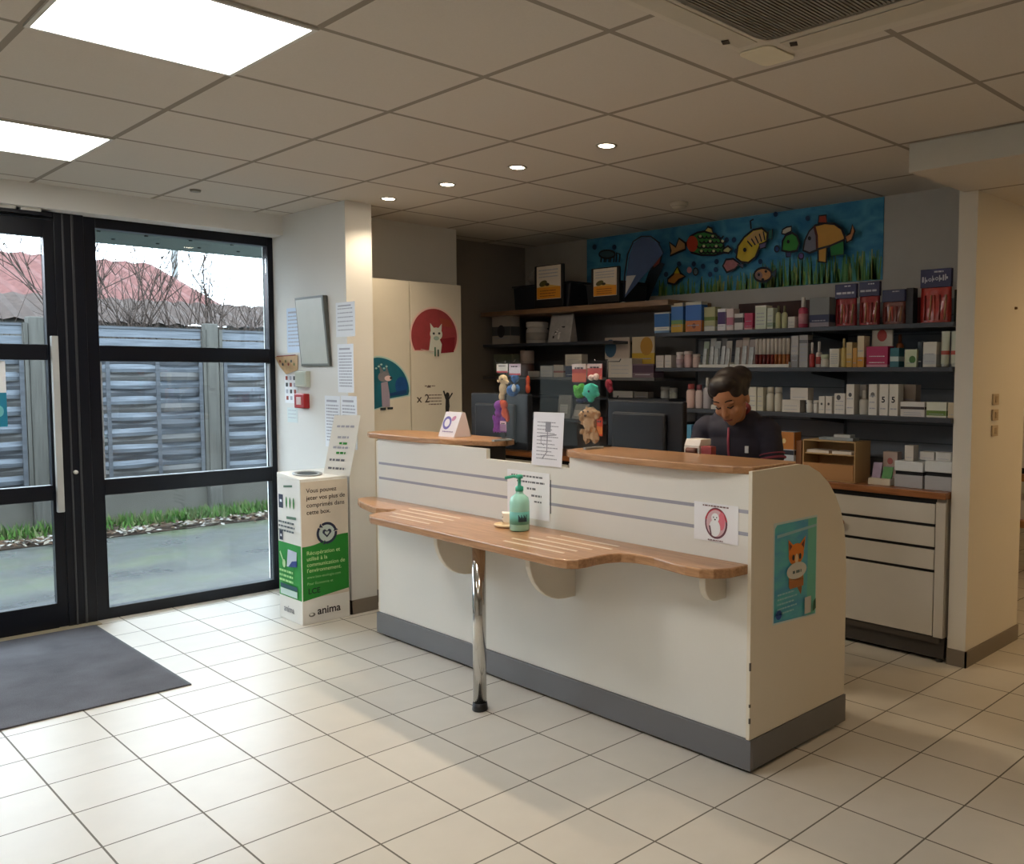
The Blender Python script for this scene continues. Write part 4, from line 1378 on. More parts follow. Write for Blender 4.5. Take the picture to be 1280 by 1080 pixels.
def carton(x0, x1, yt, sh, label, c=PW, bands=(), group=None, X=4.34, d=0.06, name='carton', lines=3, spot=None, cat='box', sc=1.0):
    ya, yb, z0, h = place(x0, x1, yt, sh, X)
    h *= sc
    t = Thing(name, label, cat, (X + d / 2, (ya + yb) / 2, z0), group)
    t.part('body', MB().box(X, X + d, yb, ya, z0, z0 + h, M(c, 0.5, var=0.03)))
    q = Print((X - 0.0003, ya, z0), NX)
    w = ya - yb
    for f0, f1, bc in bands:
        q.fill(rect(0.0008, w - 0.0008, f0 * h, f1 * h), M(bc, 0.5, var=0.06))
    q.k += 1
    if spot:
        q.fill(ell(w * spot[0], h * spot[1], spot[2] * w, spot[2] * w * 1.1, 0, 14), M(spot[3], 0.5))
    for k in range(lines):
        v = h * (0.2 + 0.6 * k / max(1, lines))
        q.scribble(w * .14, w * .86, v, max(0.003, h * 0.035), ink_for(c), rg.randint(0, 999))
    q.build('printed_front', t.o, t.base)
    if bands:
        # the print wraps on to the visible side of the box as well
        s = Print((X, yb - 0.0003, z0), NY)
        for f0, f1, bc in bands:
            s.fill(rect(0.0008, d - 0.0008, f0 * h, f1 * h), M(bc, 0.5, var=0.06))
        s.build('printed_side', t.o, t.base)
    return t

def bottle(x0, x1, yt, sh, label, c=PW, cap=PW, group=None, X=4.35, neck=0.35, capf=0.2, name='bottle', cat='bottle', lab=None):
    ya, yb, z0, h = place(x0, x1, yt, sh, X)
    r = (ya - yb) / 2 * 0.92
    cx, cy = X + r, (ya + yb) / 2
    t = Thing(name, label, cat, (cx, cy, z0), group)
    hb = h * (1 - capf)
    t.part('body', MB().lathe((cx, cy, z0), [(r * .9, 0), (r, 0.004), (r, hb * 0.86), (r * 0.85, hb * 0.94), (r * neck if neck < 1 else r * .96, hb)], M(c, 0.35, var=0.03), 18))
    rc = r * (neck + 0.1) if neck < 1 else r * 1.0
    t.part('cap', MB().lathe((cx, cy, z0), [(rc, hb + 0.0004), (rc, z_ if False else h * 0.97), (rc * 0.85, h)], M(cap, 0.4), 16))
    if lab:
        t.part('label', MB().lathe((cx, cy, z0), [(r * 1.012, hb * .2), (r * 1.012, hb * .68)], M(lab, 0.5), 18))
    return t

def tubep(x0, x1, yt, sh, label, c=PW, cap=PW, group=None, X=4.35, band=None):
    """standing cream tube: round cap below, flat crimped end above"""
    ya, yb, z0, h = place(x0, x1, yt, sh, X)
    r = (ya - yb) / 2 * 0.9
    cx, cy = X + r, (ya + yb) / 2
    t = Thing('tube', label, 'tube', (cx, cy, z0), group)
    t.part('cap', MB().lathe((cx, cy, z0), [(r * .8, 0), (r * .84, 0.015)], M(cap, 0.4), 16))
    vs, fs = [], []
    n = 16
    for i in range(7):
        f = i / 6
        ry, rx = r * (1 + 0.08 * f), r * (1 - f) + 0.002
        for k in range(n):
            a = 2 * PI * k / n
            vs.append((cx + rx * math.cos(a), cy + ry * math.sin(a), z0 + 0.0155 + (h - 0.0155) * f))
    for i in range(6):
        for k in range(n):
            fs.append((i * n + k, i * n + (k + 1) % n, (i + 1) * n + (k + 1) % n, (i + 1) * n + k))
    t.part('body', MB().add(vs, fs, M(c, 0.35, var=0.03), True))
    if band:
        q = MB()
        vb = []
        for f in (0.28, 0.4):
            for k in range(n):
                a = 2 * PI * k / n
                vb.append((cx + (r * (1 - f) + 0.003) * math.cos(a), cy + (r * (1 + 0.08 * f) + 0.001) * math.sin(a), z0 + 0.0155 + (h - 0.0155) * f))
        q.add(vb, [(k, (k + 1) % n, n + (k + 1) % n, n + k) for k in range(n)], M(band, 0.4), True)
        t.part('band', q)
    return t

PLAST = M((176, 84, 80), 0.12, var=0.55, scale=26, bump=0.2)
def stick_bag(x0, x1, yt, yh, sh, label, word, body=(150, 44, 50), head=(38, 36, 84), X=4.36, d=0.035, group='bags of pet sticks'):
    ya, yb, z0, h = place(x0, x1, yt, sh, X)
    zh = at((x0 + x1) / 2, yh, X).z
    t = Thing('stick_bag', label, 'bag', (X + d / 2, (ya + yb) / 2, z0), group)
    vs, fs = [], []
    n, m_ = 8, 8
    # pillow pouch, flat at the top where the card clips on
    for side in (0, 1):
        for i in range(m_ + 1):
            for j in range(n + 1):
                f, g = i / m_, j / n
                bul = (math.sin(PI * g) ** 0.6) * (0.25 + 0.75 * (1 - f) ** 0.7) * d * 0.5
                x = X + d / 2 + (-bul if side == 0 else bul)
                vs.append((x + 0.002 * math.sin(9 * g + 5 * f), yb + (ya - yb) * g, z0 + (zh - z0) * f))
    o = (m_ + 1) * (n + 1)
    for s in (0, 1):
        for i in range(m_):
            for j in range(n):
                a = s * o + i * (n + 1) + j
                fs.append((a, a + 1, a + n + 2, a + n + 1))
    bm_ = M(body, 0.14, var=0.5, scale=34, bump=0.15)
    t.part('pouch', MB().add(vs, fs, bm_, True))
    st_ = MB()
    for k in range(5):
        y = yb + (ya - yb) * (0.18 + 0.16 * k)
        st_.tube([(X + 0.001, y, z0 + 0.015), (X - 0.0 + 0.004, y + 0.006 * ((k % 3) - 1), z0 + (zh - z0) * 0.78)], 0.0045, M(((196, 150, 110), (120, 40, 36), (206, 96, 84))[k % 3], 0.3), 6)
    t.part('chew_sticks', st_)
    zt = z0 + h
    hm = M(head, 0.4)
    hc = t.part('header_card', MB().box(X + d / 2 - 0.012, X + d / 2 + 0.012, yb, ya, zh, zt, hm), 0.002)
    # lettering on the header, too blurred in the photograph to read
    hq = Print((X + d / 2 - 0.0122, ya, zh), NX)
    w, hh = ya - yb, zt - zh
    li = M((196, 196, 210), 0.5)
    hq.scribble(w * .45, w * .75, hh * .80, hh * .08, li, int(x0))
    if word == '##':
        u = w * .06
        for k, (wd, vv) in enumerate(((.07, .30), (.10, .24), (.11, .26), (.08, .30), (.11, .30), (.10, .30), (.06, .34), (.10, .34))):
            cu_, cv_ = u + w * wd / 2, hh * (vv + .16)
            if k in (2, 4):
                hq.fill(ring(cu_, cv_, w * wd * .25, w * wd * .48, 0.01, 2 * PI, 16), li)
            elif k % 2:
                hq.fill(rect(u, u + w * wd * .32, hh * vv, hh * (vv + .34)), li)
                hq.fill(rect(u + w * wd * .4, u + w * wd * .9, hh * (vv + .08), hh * (vv + .2)), li)
            else:
                hq.fill(rect(u, u + w * wd * .8, hh * vv, hh * (vv + .3)), li)
            u += w * (wd + .018)
    elif word:
        hq.scribble(w * .08, w * .9, hh * .3, hh * .14, li, int(x0) + 3)
    hq.build('header_print', hc, t.base)
    return t

# ---- top long shelf, from the cupboard end towards the partition
carton(818, 837, 391, 'A', 'small blue and white carton at the oak shelf end of the long top shelf', (226, 224, 214), [(0.3, 0.95, (52, 110, 176)), (0.0, 0.12, (120, 160, 200))], lines=1)
carton(839, 854, 379, 'A', 'tall blue and orange carton with yellow foot, first of two', (60, 116, 186), [(0.0, 0.28, (206, 168, 60)), (0.28, 0.42, (110, 150, 90)), (0.88, 1.0, (206, 196, 170))], lines=1)
carton(857, 877, 377.5, 'A', 'wide blue carton with orange lower half on the top shelf', (58, 112, 190), [(0.0, 0.38, (200, 120, 62)), (0.9, 1.0, (200, 196, 180))], lines=1, spot=(.55, .2, .12, (120, 60, 40)))
carton(880, 894, 384, 'A', 'pale yellow green carton between blue and purple boxes', (190, 188, 140), [(0.0, 0.2, (226, 224, 214)), (0.45, 0.6, (120, 140, 70))], lines=1, X=4.36)
carton(897, 907, 386, 'A', 'small purple and white carton on the top shelf', (226, 222, 226), [(0.3, 0.85, (74, 44, 104))], lines=1)
carton(908, 917, 386, 'A', 'slim white and pink carton beside the purple box', (226, 208, 206), [(0.25, 0.6, (196, 120, 140))], lines=1)
carton(918, 929, 392, 'A', 'low white carton with a dark band beside the magenta box', (214, 208, 204), [(0.45, 0.75, (70, 62, 66))], lines=0)
carton(930.5, 941, 391.5, 'A', 'small magenta carton on the top shelf', (190, 50, 92), [(0.0, 0.12, (226, 180, 180))], lines=2)
carton(944, 958, 382, 'A', 'tallest pale green white carton with small print', (214, 220, 200), [(0.93, 1.0, (236, 234, 220))], lines=4)
carton(959, 966.5, 385, 'A', 'narrow pale green carton beside the tallest one', (206, 212, 192), [(0.1, 0.3, (150, 170, 140))], lines=3)
bottle(968, 974.5, 382, 'A', 'pale yellow flask, the one touching the pale green cartons', (206, 206, 160), (120, 116, 80), 'pale yellow flasks', capf=0.28)
bottle(975.5, 982.5, 382, 'A', 'pale yellow flask, the one nearer the pink bottle', (206, 206, 160), (120, 116, 80), 'pale yellow flasks', capf=0.28)
carton(985, 993.5, 396, 'A', 'tiny white carton beside the pink bottle', (220, 216, 208), lines=2)
bottle(995.5, 1007, 371, 'A', 'pink bottle with tall white cap on the top shelf', (196, 76, 104), (226, 222, 216), capf=0.33, lab=(214, 150, 160))
carton(1012, 1037, 372, 'A', 'grey carton with a dark blue foot beside the stick bags', (128, 130, 130), [(0.0, 0.16, (150, 140, 150)), (0.16, 0.42, (40, 46, 84))], lines=1, d=0.07)
# dark tray of spare stock behind the small boxes
tag(MB().box(4.56, 4.70, 2.80, 3.38, ZA + 0.0006, ZA + 0.175, M((70, 42, 38), 0.6, var=0.2)).build('stock_tray', None, 0.003, origin=(4.63, 3.1, ZA)), 'dark brown stock box standing behind the small cartons of the top shelf', 'box')
stick_bag(1043, 1070, 355, 373, 'A', 'bag of red chew sticks, the one beside the grey carton', '#')
stick_bag(1073, 1099, 352, 370, 'A', 'bag of red chew sticks, second from the grey carton', '#')
stick_bag(1102, 1131, 362, 377, 'A', 'shorter bag of brown chews under the bare wall', '', (120, 66, 60), (36, 40, 84))
carton(1133, 1142, 360, 'A', 'thin dark bag edge standing after the shorter chew bag', (40, 38, 44), lines=0, X=4.38, d=0.05, name='slim_pack', cat='pack')
carton(1143, 1149, 372, 'A', 'thin dark red pack tucked behind the largest stick bag', (120, 36, 40), lines=0, X=4.44, d=0.05, name='slim_pack', cat='pack')
stick_bag(1150, 1189, 336, 359, 'A', 'largest bag of red chew sticks with a tall dark blue header, next to the partition', '##', (176, 52, 44))
carton(1193, 1199, 362, 'A', 'dark green pack against the partition on the top shelf', (44, 52, 44), lines=0, X=4.42, d=0.1, name='slim_pack', cat='pack')

# ---- middle long shelf
carton(820, 829.5, 444.5, 'B', 'small white carton at the shelf end beside the yellow display', (206, 196, 190), lines=2)
carton(831, 839, 444, 'B', 'second small white carton from the yellow display', (214, 206, 198), lines=2)
bottle(843, 851.5, 440, 'B', 'white plastic pot, first of the three beside the small cartons', (214, 200, 200), (222, 214, 210), neck=1, capf=0.2, name='pot', cat='pot', lab=(196, 170, 176))
bottle(852.5, 862, 439, 'B', 'tallest pinkish plastic pot, middle one of three', (216, 180, 178), (222, 206, 200), neck=1, capf=0.2, name='pot', cat='pot')
bottle(863.5, 872, 442.5, 'B', 'pinkish plastic pot, third of three beside the white tray', (214, 186, 178), (220, 206, 196), neck=1, capf=0.2, name='pot', cat='pot')
def tray(x0, x1, label, X=4.325, d=0.16):
    ya, yb, z0, h = place(x0, x1, 454, 'B', X)
    t = Thing('display_tray', label, 'tray', (X + d / 2, (ya + yb) / 2, z0))
    wm = M((222, 220, 212), 0.5)
    t.part('floor', MB().box(X, X + d, yb, ya, z0, z0 + 0.004, wm))
    t.part('lip', MB().box(X, X + 0.003, yb, ya, z0 + 0.0042, z0 + 0.018, wm).box(X + 0.003, X + d, yb, yb + 0.003, z0 + 0.0042, z0 + 0.03, wm).box(X + 0.003, X + d, ya - 0.003, ya, z0 + 0.0042, z0 + 0.03, wm))
    return ya, yb, z0 + 0.0048
ya, yb, zt = tray(873, 910, 'white tray of clear blister packs beside the plastic pots')
def blister(y1, y0, z0, h, x, label, c, lean=0.02, group=None):
    t = Thing('blister_pack', label, 'pack', (x + 0.01, (y0 + y1) / 2, z0), group)
    t.part('card', MB().prism([(x + 0.010, y0, z0 + 0.001), (x + 0.013, y0, z0 + 0.001), (x + 0.013 + lean, y0, z0 + h), (x + 0.010 + lean, y0, z0 + h)], (0, y1 - y0, 0), M(c, 0.5, var=0.1)))
    b_ = MB()
    cx_ = (y0 + y1) / 2
    b_.prism([(x, cx_ - (y1 - y0) * .34, z0 + 0.012), (x, cx_ + (y1 - y0) * .34, z0 + 0.012), (x + lean * .7, cx_ + (y1 - y0) * .3, z0 + h * .72), (x + lean * .7, cx_ - (y1 - y0) * .3, z0 + h * .72)], (0.009, 0, 0), M((186, 190, 190), 0.12, var=0.3, scale=40))
    t.part('blister', b_, 0.003)
    return t
n = 5
for k in range(n):
    w_ = (ya - yb - 0.008) / n
    yy = ya - 0.004 - k * w_
    blister(yy - 0.001, yy - w_ + 0.001, zt, 0.155 + 0.02 * (k % 2), 4.345 + 0.012 * (k % 2), ('clear blister pack with greenish card at the pot end of the white tray', 'clear grey blister pack, second from the plastic pots', 'clear grey blister pack in the middle of the white tray', 'clear blister pack with dark insert, fourth from the pots', 'clear grey blister pack at the far end of the first tray')[k], ((150, 160, 140), (170, 168, 162), (160, 164, 166), (110, 106, 104), (176, 168, 160))[k], group='clear blister packs')
ya, yb, zt = tray(912, 986, 'long white tray with rows of tubes and dark red sticks')
n = 3
for k in range(n):
    w_ = 0.05
    yy = ya - 0.006 - k * w_
    blister(yy, yy - w_ + 0.002, zt, 0.16 + 0.012 * (k % 2), 4.35, ('brownish blister pack beside the tray joint', 'brownish blister pack, second after the tray joint', 'brownish blister pack beside the dark red sticks')[k], ((166, 150, 140), (176, 160, 148), (160, 148, 142))[k], group='brownish blister packs')
y_ = ya - 0.165
k = 0
names_ = ['first', 'second', 'third', 'fourth', 'fifth', 'sixth', 'seventh', 'eighth', 'ninth', 'tenth', 'eleventh', 'twelfth']
while y_ - 0.026 > yb + 0.004:
    red = k < 5
    t = Thing('balm_stick', 'white capped %s stick, %s in the row of the long tray' % ('dark red' if red else 'amber', names_[k]), 'stick', (4.36, y_ - 0.012, zt), 'capped sticks in the long tray')
    cc = ((110, 34, 34), (126, 44, 36), (92, 30, 32))[k % 3] if red else ((166, 100, 56), (186, 126, 76), (150, 84, 44))[k % 3]
    t.part('case', MB().lathe((4.355, y_ - 0.012, zt), [(0.0105, 0), (0.0105, 0.07)], M(cc, 0.35), 12))
    t.part('cap', MB().lathe((4.355, y_ - 0.012, zt), [(0.0115, 0.0704), (0.0115, 0.155 + 0.004 * (k % 2)), (0.009, 0.162)], M((214, 204, 194), 0.4), 12))
    y_ -= 0.027
    k += 1
carton(989, 998, 420, 'B', 'white and grey blister carton after the long tray', (190, 186, 182), [(0.0, 0.4, (150, 148, 150))], lines=4, X=4.35, d=0.05)
carton(999, 1010, 419, 'B', 'taller grey printed pack beside the red capped bottles', (176, 174, 172), [(0.75, 0.85, (110, 110, 114))], lines=5, X=4.36, d=0.05)
bottle(1010, 1017, 428, 'B', 'small red bottle with white cap on the middle shelf', (178, 60, 60), (222, 214, 208), capf=0.45)
bottle(1018, 1026, 427, 'B', 'small white bottle with red foot next to the red bottle', (214, 200, 196), (216, 210, 206), capf=0.4, lab=(190, 90, 84))
bottle(1023.5, 1034, 443, 'B', 'low white jar with pale green lid on the middle shelf', (214, 210, 200), (196, 204, 176), neck=1, capf=0.35, name='jar', cat='jar', X=4.32)
carton(1037, 1049, 436, 'B', 'small white carton with printed columns beside the yellow bottles', (222, 216, 200), lines=5)
bottle(1050, 1057, 423, 'B', 'slender yellow bottle beside the white carton', (214, 186, 110), (216, 196, 140), capf=0.3)
carton(1058, 1065.5, 428, 'B', 'slim beige carton between the yellow bottle and orange box', (214, 190, 140), [(0.0, 0.35, (206, 160, 70))], lines=2)
carton(1066, 1071, 435, 'B', 'small narrow orange carton on the middle shelf', (206, 150, 60), lines=1)
carton(1072, 1080.5, 420, 'B', 'tall cream carton with orange foot on the middle shelf', (222, 206, 170), [(0.0, 0.32, (214, 150, 44))], lines=2)
carton(1083, 1110, 433, 'B', 'bright magenta display carton under the red oval card', (176, 30, 88), [(0.0, 0.12, (214, 150, 170))], lines=2, d=0.07, X=4.33)
t = carton(1090, 1116, 411.5, 'B', 'white header card with a red oval behind the magenta carton', (216, 208, 192), X=4.415, d=0.012, lines=0, spot=(.5, .83, .24, (196, 66, 56)), name='picture_card', cat='card')
bottle(1118, 1128, 418, 'B', 'amber bottle standing behind the magenta carton', (150, 84, 40), (120, 70, 40), X=4.44, capf=0.25)
carton(1112.5, 1124, 435, 'B', 'small teal carton with white band beside the magenta one', (46, 110, 122), [(0.3, 0.55, (196, 212, 210))], lines=0)
carton(1131, 1146, 437, 'B', 'white carton with a green leaf mark on the middle shelf', (206, 216, 186), spot=(.66, .42, .28, (70, 120, 50)), lines=1)
carton(1147, 1153, 427, 'B', 'dark navy carton behind the leaf carton', (44, 56, 66), lines=1, X=4.36)
carton(1154, 1171, 427.5, 'B', 'plain white carton beside the two big tubes', (216, 214, 204), [(0.1, 0.5, (190, 196, 196))], lines=2)
tubep(1174.5, 1186, 414, 'B', 'large pale green white tube with red band, nearer the plain carton', (206, 210, 190), (206, 206, 196), 'large tubes by the partition', band=(190, 84, 70))
tubep(1187, 1198, 414, 'B', 'large pale green white tube with red band, touching the partition', (206, 210, 190), (206, 206, 196), 'large tubes by the partition', band=(190, 84, 70))

# ---- lower long shelf
bottle(855, 865.5, 480, 'C', 'pinkish bottle with red cap, first beside the monitor', (222, 190, 180), (176, 84, 84), capf=0.22, neck=0.6)
bottle(867, 875.5, 481, 'C', 'pinkish bottle with dark pink cap, second beside the monitor', (214, 196, 194), (150, 90, 100), capf=0.22, neck=0.6)
bottle(876.5, 886, 472, 'C', 'grey white bottle with white nozzle beside the assistant', (190, 184, 190), (226, 222, 216), capf=0.3)
carton(888.5, 896, 506, 'C', 'tiny white carton half hidden by the assistant face', (222, 218, 212), lines=1)
carton(925, 935, 484, 'C', 'white carton partly hidden by the assistant hair', (210, 206, 192), lines=3)
carton(936, 945.5, 484, 'C', 'white carton beside the assistant ear', (216, 210, 196), lines=3)
carton(946.5, 954, 484.5, 'C', 'greenish white carton behind the assistant shoulder', (200, 196, 176), lines=3)
bottle(956, 965.5, 484, 'C', 'cream bottle with wide cap, first behind the shoulder', (212, 206, 192), (206, 200, 186), capf=0.25, neck=0.8)
bottle(966, 975.5, 484, 'C', 'cream bottle with wide cap, second behind the shoulder', (206, 200, 186), (200, 194, 182), capf=0.25, neck=0.8)
carton(977.5, 1000, 500, 'C', 'long low white carton under the stacked one', (218, 212, 202), lines=2)
zs_ = at(988, 500, 4.34).z
carton(988, 1010, 485, zs_ + 0.001, 'long low white carton stacked on top behind the upright', (216, 210, 202), lines=1, X=4.345)
bottle(1006, 1014.5, 500, 'C', 'small white jar, first of two by the upright', (216, 212, 204), (222, 218, 210), neck=1, capf=0.25, name='jar', cat='jar')
bottle(1015, 1022, 500.5, 'C', 'small white jar, second of two by the upright', (216, 212, 204), (222, 218, 210), neck=1, capf=0.25, name='jar', cat='jar')
carton(1023.5, 1031, 495.5, 'C', 'small white twin carton with dark dots, nearer the jars', (222, 216, 208), lines=1, group='twin white cartons', spot=(.5, .55, .18, (90, 90, 90)))
carton(1032, 1040, 495.5, 'C', 'small white twin carton with dark dots, farther from the jars', (222, 216, 208), lines=1, group='twin white cartons', spot=(.5, .55, .18, (90, 90, 90)))
carton(1043, 1056.5, 492, 'C', 'medium white carton with a dark round mark', (222, 218, 210), lines=3, spot=(.4, .8, .2, (90, 90, 92)))
carton(1058, 1068, 480.5, 'C', 'tall white carton with a dark round mark beside the pump bottle', (224, 220, 212), lines=2, spot=(.5, .65, .22, (80, 80, 84)))
bottle(1072, 1083.5, 488, 'C', 'white pump bottle between tall white cartons', (206, 202, 194), (206, 202, 194), capf=0.35)
carton(1072, 1083, 481, 'C', 'beige carton standing behind the white pump bottle', (180, 170, 158), lines=1, X=4.45)
carton(1086, 1096.5, 480.5, 'C', 'tall white carton with a grey leaf mark', (224, 220, 212), lines=3, spot=(.5, .66, .26, (120, 116, 112)))
for x0, l in ((1099.5, 'tall white carton with a large black figure five, nearer the leaf carton'), (1112, 'tall white carton with a large black figure five, nearer the flat boxes')):
    t = carton(x0, x0 + 11, 480.5, 'C', l, (226, 222, 212), lines=1, group='white cartons with the figure five')
    ya, yb, z0, h = place(x0, x0 + 11, 480.5, 'C', 4.34)
    text('5', (4.3388, ya - (ya - yb) * 0.25, z0 + h * 0.42), NX, h * 0.26, INK, t.o, t.base, bold=0.03)
carton(1127, 1145, 481, 'C', 'beige cartons row end standing behind the flat white box', (176, 160, 146), lines=2, X=4.45)
carton(1125.5, 1156, 512, 'C', 'lower flat white box with small print on the lower shelf', (218, 212, 206), lines=2)
zs_ = at(1140, 512, 4.34).z
carton(1125.5, 1156, 502.5, zs_ + 0.001, 'upper flat white box with a dark stripe', (222, 216, 210), [(0.0, 0.35, (70, 60, 58))], lines=0)
carton(1158, 1183.5, 503, 'C', 'flat white box with a broad green stripe', (220, 222, 206), [(0.12, 0.45, (110, 140, 60))], lines=1)
carton(1185, 1194, 503.5, 'C', 'small beige box touching the partition on the lower shelf', (206, 190, 160), lines=1)

# ---- oak worktop
def organiser():
    X = 4.30
    ya, yb, z0, h = place(1003, 1069, 551, 'W', X)
    d = 0.17
    KR = M((196, 164, 118), 0.8, var=0.12, scale=8)
    t = Thing('cardboard_organiser', 'beige cardboard drawer organiser on the oak worktop', 'organiser', (X + d / 2, (ya + yb) / 2, z0))
    t.part('shell', MB().box(X + 0.004, X + d, ya - 0.006, ya, z0, z0 + h, KR).box(X + 0.004, X + d, yb, yb + 0.006, z0, z0 + h, KR).box(X + 0.004, X + d, yb + 0.006, ya - 0.006, z0 + h - 0.006, z0 + h, KR).box(X + 0.004, X + d, yb + 0.006, ya - 0.006, z0, z0 + 0.006, KR).box(X + d - 0.006, X + d, yb + 0.006, ya - 0.006, z0 + 0.006, z0 + h - 0.006, KR))
    t.part('shelf', MB().box(X + 0.02, X + d - 0.006, yb + 0.006, ya - 0.006, z0 + h * .64, z0 + h * .67, KR))
    t.part('drawer_front', MB().box(X, X + 0.018, yb + 0.008, ya - 0.008, z0 + 0.008, z0 + h * .42, M((176, 130, 84), 0.7)))
    ym = (ya + yb) / 2
    for i, (a, b_, c) in enumerate(((ya - 0.012, ym + 0.012, (216, 206, 196)), (ym - 0.01, yb + 0.035, (222, 216, 208)))):
        tag(MB().box(X + 0.026, X + 0.12, b_, a, z0 + h * .672, z0 + h * .74, M(c, 0.6)).build('paper_pad', None, origin=(X + .07, (a + b_) / 2, z0 + h * .672)), ('white paper pad in the organiser slot, nearer the assistant', 'white paper pad in the organiser slot, nearer the partition')[i], 'paper pad')
    return ya, yb, z0 + h, X, d
ya, yb, zt, X0, d0 = organiser()
tag(MB().box(X0 + 0.03, X0 + 0.10, yb + 0.03, yb + 0.19, zt + 0.0006, zt + 0.018, M((150, 158, 164), 0.3)).box(X0 + 0.035, X0 + 0.09, yb + 0.05, yb + 0.15, zt + 0.018, zt + 0.034, M((196, 200, 200), 0.25)).build('clear_case', None, 0.002, origin=(X0 + .06, yb + .1, zt)), 'grey clear plastic case lying on top of the cardboard organiser', 'case')
tag(MB().box(X0 + 0.04, X0 + 0.10, ya - 0.20, ya - 0.08, zt + 0.0006, zt + 0.014, M((140, 150, 158), 0.4)).build('small_packet', None, 0.002, origin=(X0 + .07, ya - .14, zt)), 'small bluish packet on the organiser near the assistant', 'packet')
# leaflet stand with lavender and green
ya, yb, z0, h = place(1085, 1113, 589, 'W', 4.33)
t = Thing('sample_stand', 'low white sample stand with lavender and green sachets', 'stand', (4.36, (ya + yb) / 2, z0))
t.part('base', MB().box(4.33, 4.40, yb, ya, z0, z0 + 0.035, M((214, 206, 190), 0.6)), 0.002)
ym = (ya + yb) / 2
for i, (y1, y0, hh, c, l) in enumerate(((ya - 0.01, ym + 0.004, 0.115, (160, 140, 170), 'lavender sachet standing on the low white stand'), (ym - 0.004, yb + 0.004, 0.095, (60, 140, 60), 'green sachet standing on the low white stand'))):
    tag(MB().prism([(4.35, y0, z0 + 0.0356), (4.36, y0, z0 + 0.0356), (4.378, y0, z0 + hh), (4.372, y0, z0 + hh)], (0, y1 - y0, 0), M(c, 0.4, var=0.25, scale=30)).build('sachet', None, 0.001, origin=(4.36, (y0 + y1) / 2, z0 + 0.0356)), l, 'sachet')
carton(1104, 1122, 565, 'W', 'pinkish card box behind the lavender sachet', (206, 186, 180), lines=2, X=4.47, d=0.05, spot=(.5, .7, .2, (186, 110, 110)))
# two wide white trays with black slots
for i, (x0, x1, l) in enumerate(((1118, 1154, 'wide white letter tray with black slot, beside the sachets'), (1156, 1190, 'wide white letter tray with black slot, beside the partition'))):
    ya, yb, z0, h = place(x0, x1, 577, 'W', 4.335)
    t = Thing('letter_tray', l, 'tray', (4.45, (ya + yb) / 2, z0), 'white letter trays')
    t.part('housing', MB().box(4.335, 4.56, yb, ya, z0, z0 + h * .48, M((176, 176, 180), 0.5)).box(4.335, 4.56, yb, ya, z0 + h * .62, z0 + h, M((220, 224, 226), 0.4)), 0.003)
    t.part('slot', MB().box(4.345, 4.55, yb + 0.003, ya - 0.003, z0 + h * .48, z0 + h * .62, BLACKP))
    zt = z0 + h
    if i == 0:
        carton(1131, 1142, 557, zt + 0.0005, 'upright white carton on the letter tray', (214, 208, 200), lines=1, X=4.36)
    else:
        carton(1150, 1168, 565, zt + 0.0005, 'low white carton on the letter tray, nearer the sachets', (206, 204, 200), lines=1, X=4.36)
        carton(1169.5, 1189, 566, zt + 0.0005, 'low white carton on the letter tray, nearer the partition', (210, 210, 208), lines=1, X=4.36)
# cup shaped tub and carton right behind the counter end
carton(972, 993, 540, 'W', 'printed carton with orange top and blue white lower half', (190, 200, 214), [(0.62, 1.0, (190, 124, 60)), (0.5, 0.6, (44, 46, 60))], lines=1, X=4.28, d=0.07, spot=(.4, .8, .12, (226, 206, 150)))
carton(995, 1002, 551, 'W', 'narrow brown carton beside the cardboard organiser', (136, 92, 62), lines=1, X=4.30)
carton(855, 864, 531, 'W', 'light blue carton on the worktop beside the monitor edge', (84, 150, 186), [(0.4, 0.55, (196, 212, 220))], lines=1, X=4.34)
carton(865, 874, 532, 'W', 'dark blue carton beside the light blue one', (28, 56, 92), lines=1, X=4.34)
# papers on the staff side counter
ya, yb = at(855, 555, 2.94).y, at(874, 555, 2.94).y
t = Thing('label_printer', 'small white desk printer with a brown roll between the monitor and the assistant', 'printer', (2.98, (ya + yb) / 2, 0.7602))
zt = at(865, 549, 2.94).z
t.part('housing', MB().box(2.94, 3.02, yb, ya, 0.7604, zt - 0.03, M((214, 208, 204), 0.4)), 0.004)
t.part('lid', MB().prism([(2.94, ya, zt - 0.0295), (3.02, ya, zt - 0.0295), (3.02, ya, zt), (2.955, ya, zt)], (0, yb - ya, 0), M((226, 220, 216), 0.4)), 0.003)
t.part('paper_roll', MB().lathe((2.938, 0, zt - 0.05), [(0.014, yb + 0.01), (0.014, ya - 0.02)], M((110, 70, 60), 0.6), 14, 'y'))
ya, yb = at(876, 555, 2.94).y, at(889, 555, 2.94).y
tag(MB().box(2.94, 2.975, yb, ya, 0.7604, at(882, 558, 2.94).z, M((150, 60, 62), 0.6, var=0.3, scale=30)).build('red_packet', None, 0.003, origin=(2.95, yb, 0.7604)), 'dark red packet standing beside the small desk printer', 'packet')
t = Thing('booklet', 'white booklet lying on the staff worktop by the drawer pedestal', 'booklet', (3.04, 2.25, 0.7602))
t.part('pages', MB().box(2.95, 3.12, 2.18, 2.33, 0.7604, 0.778, M((220, 214, 206), 0.6)), 0.001)

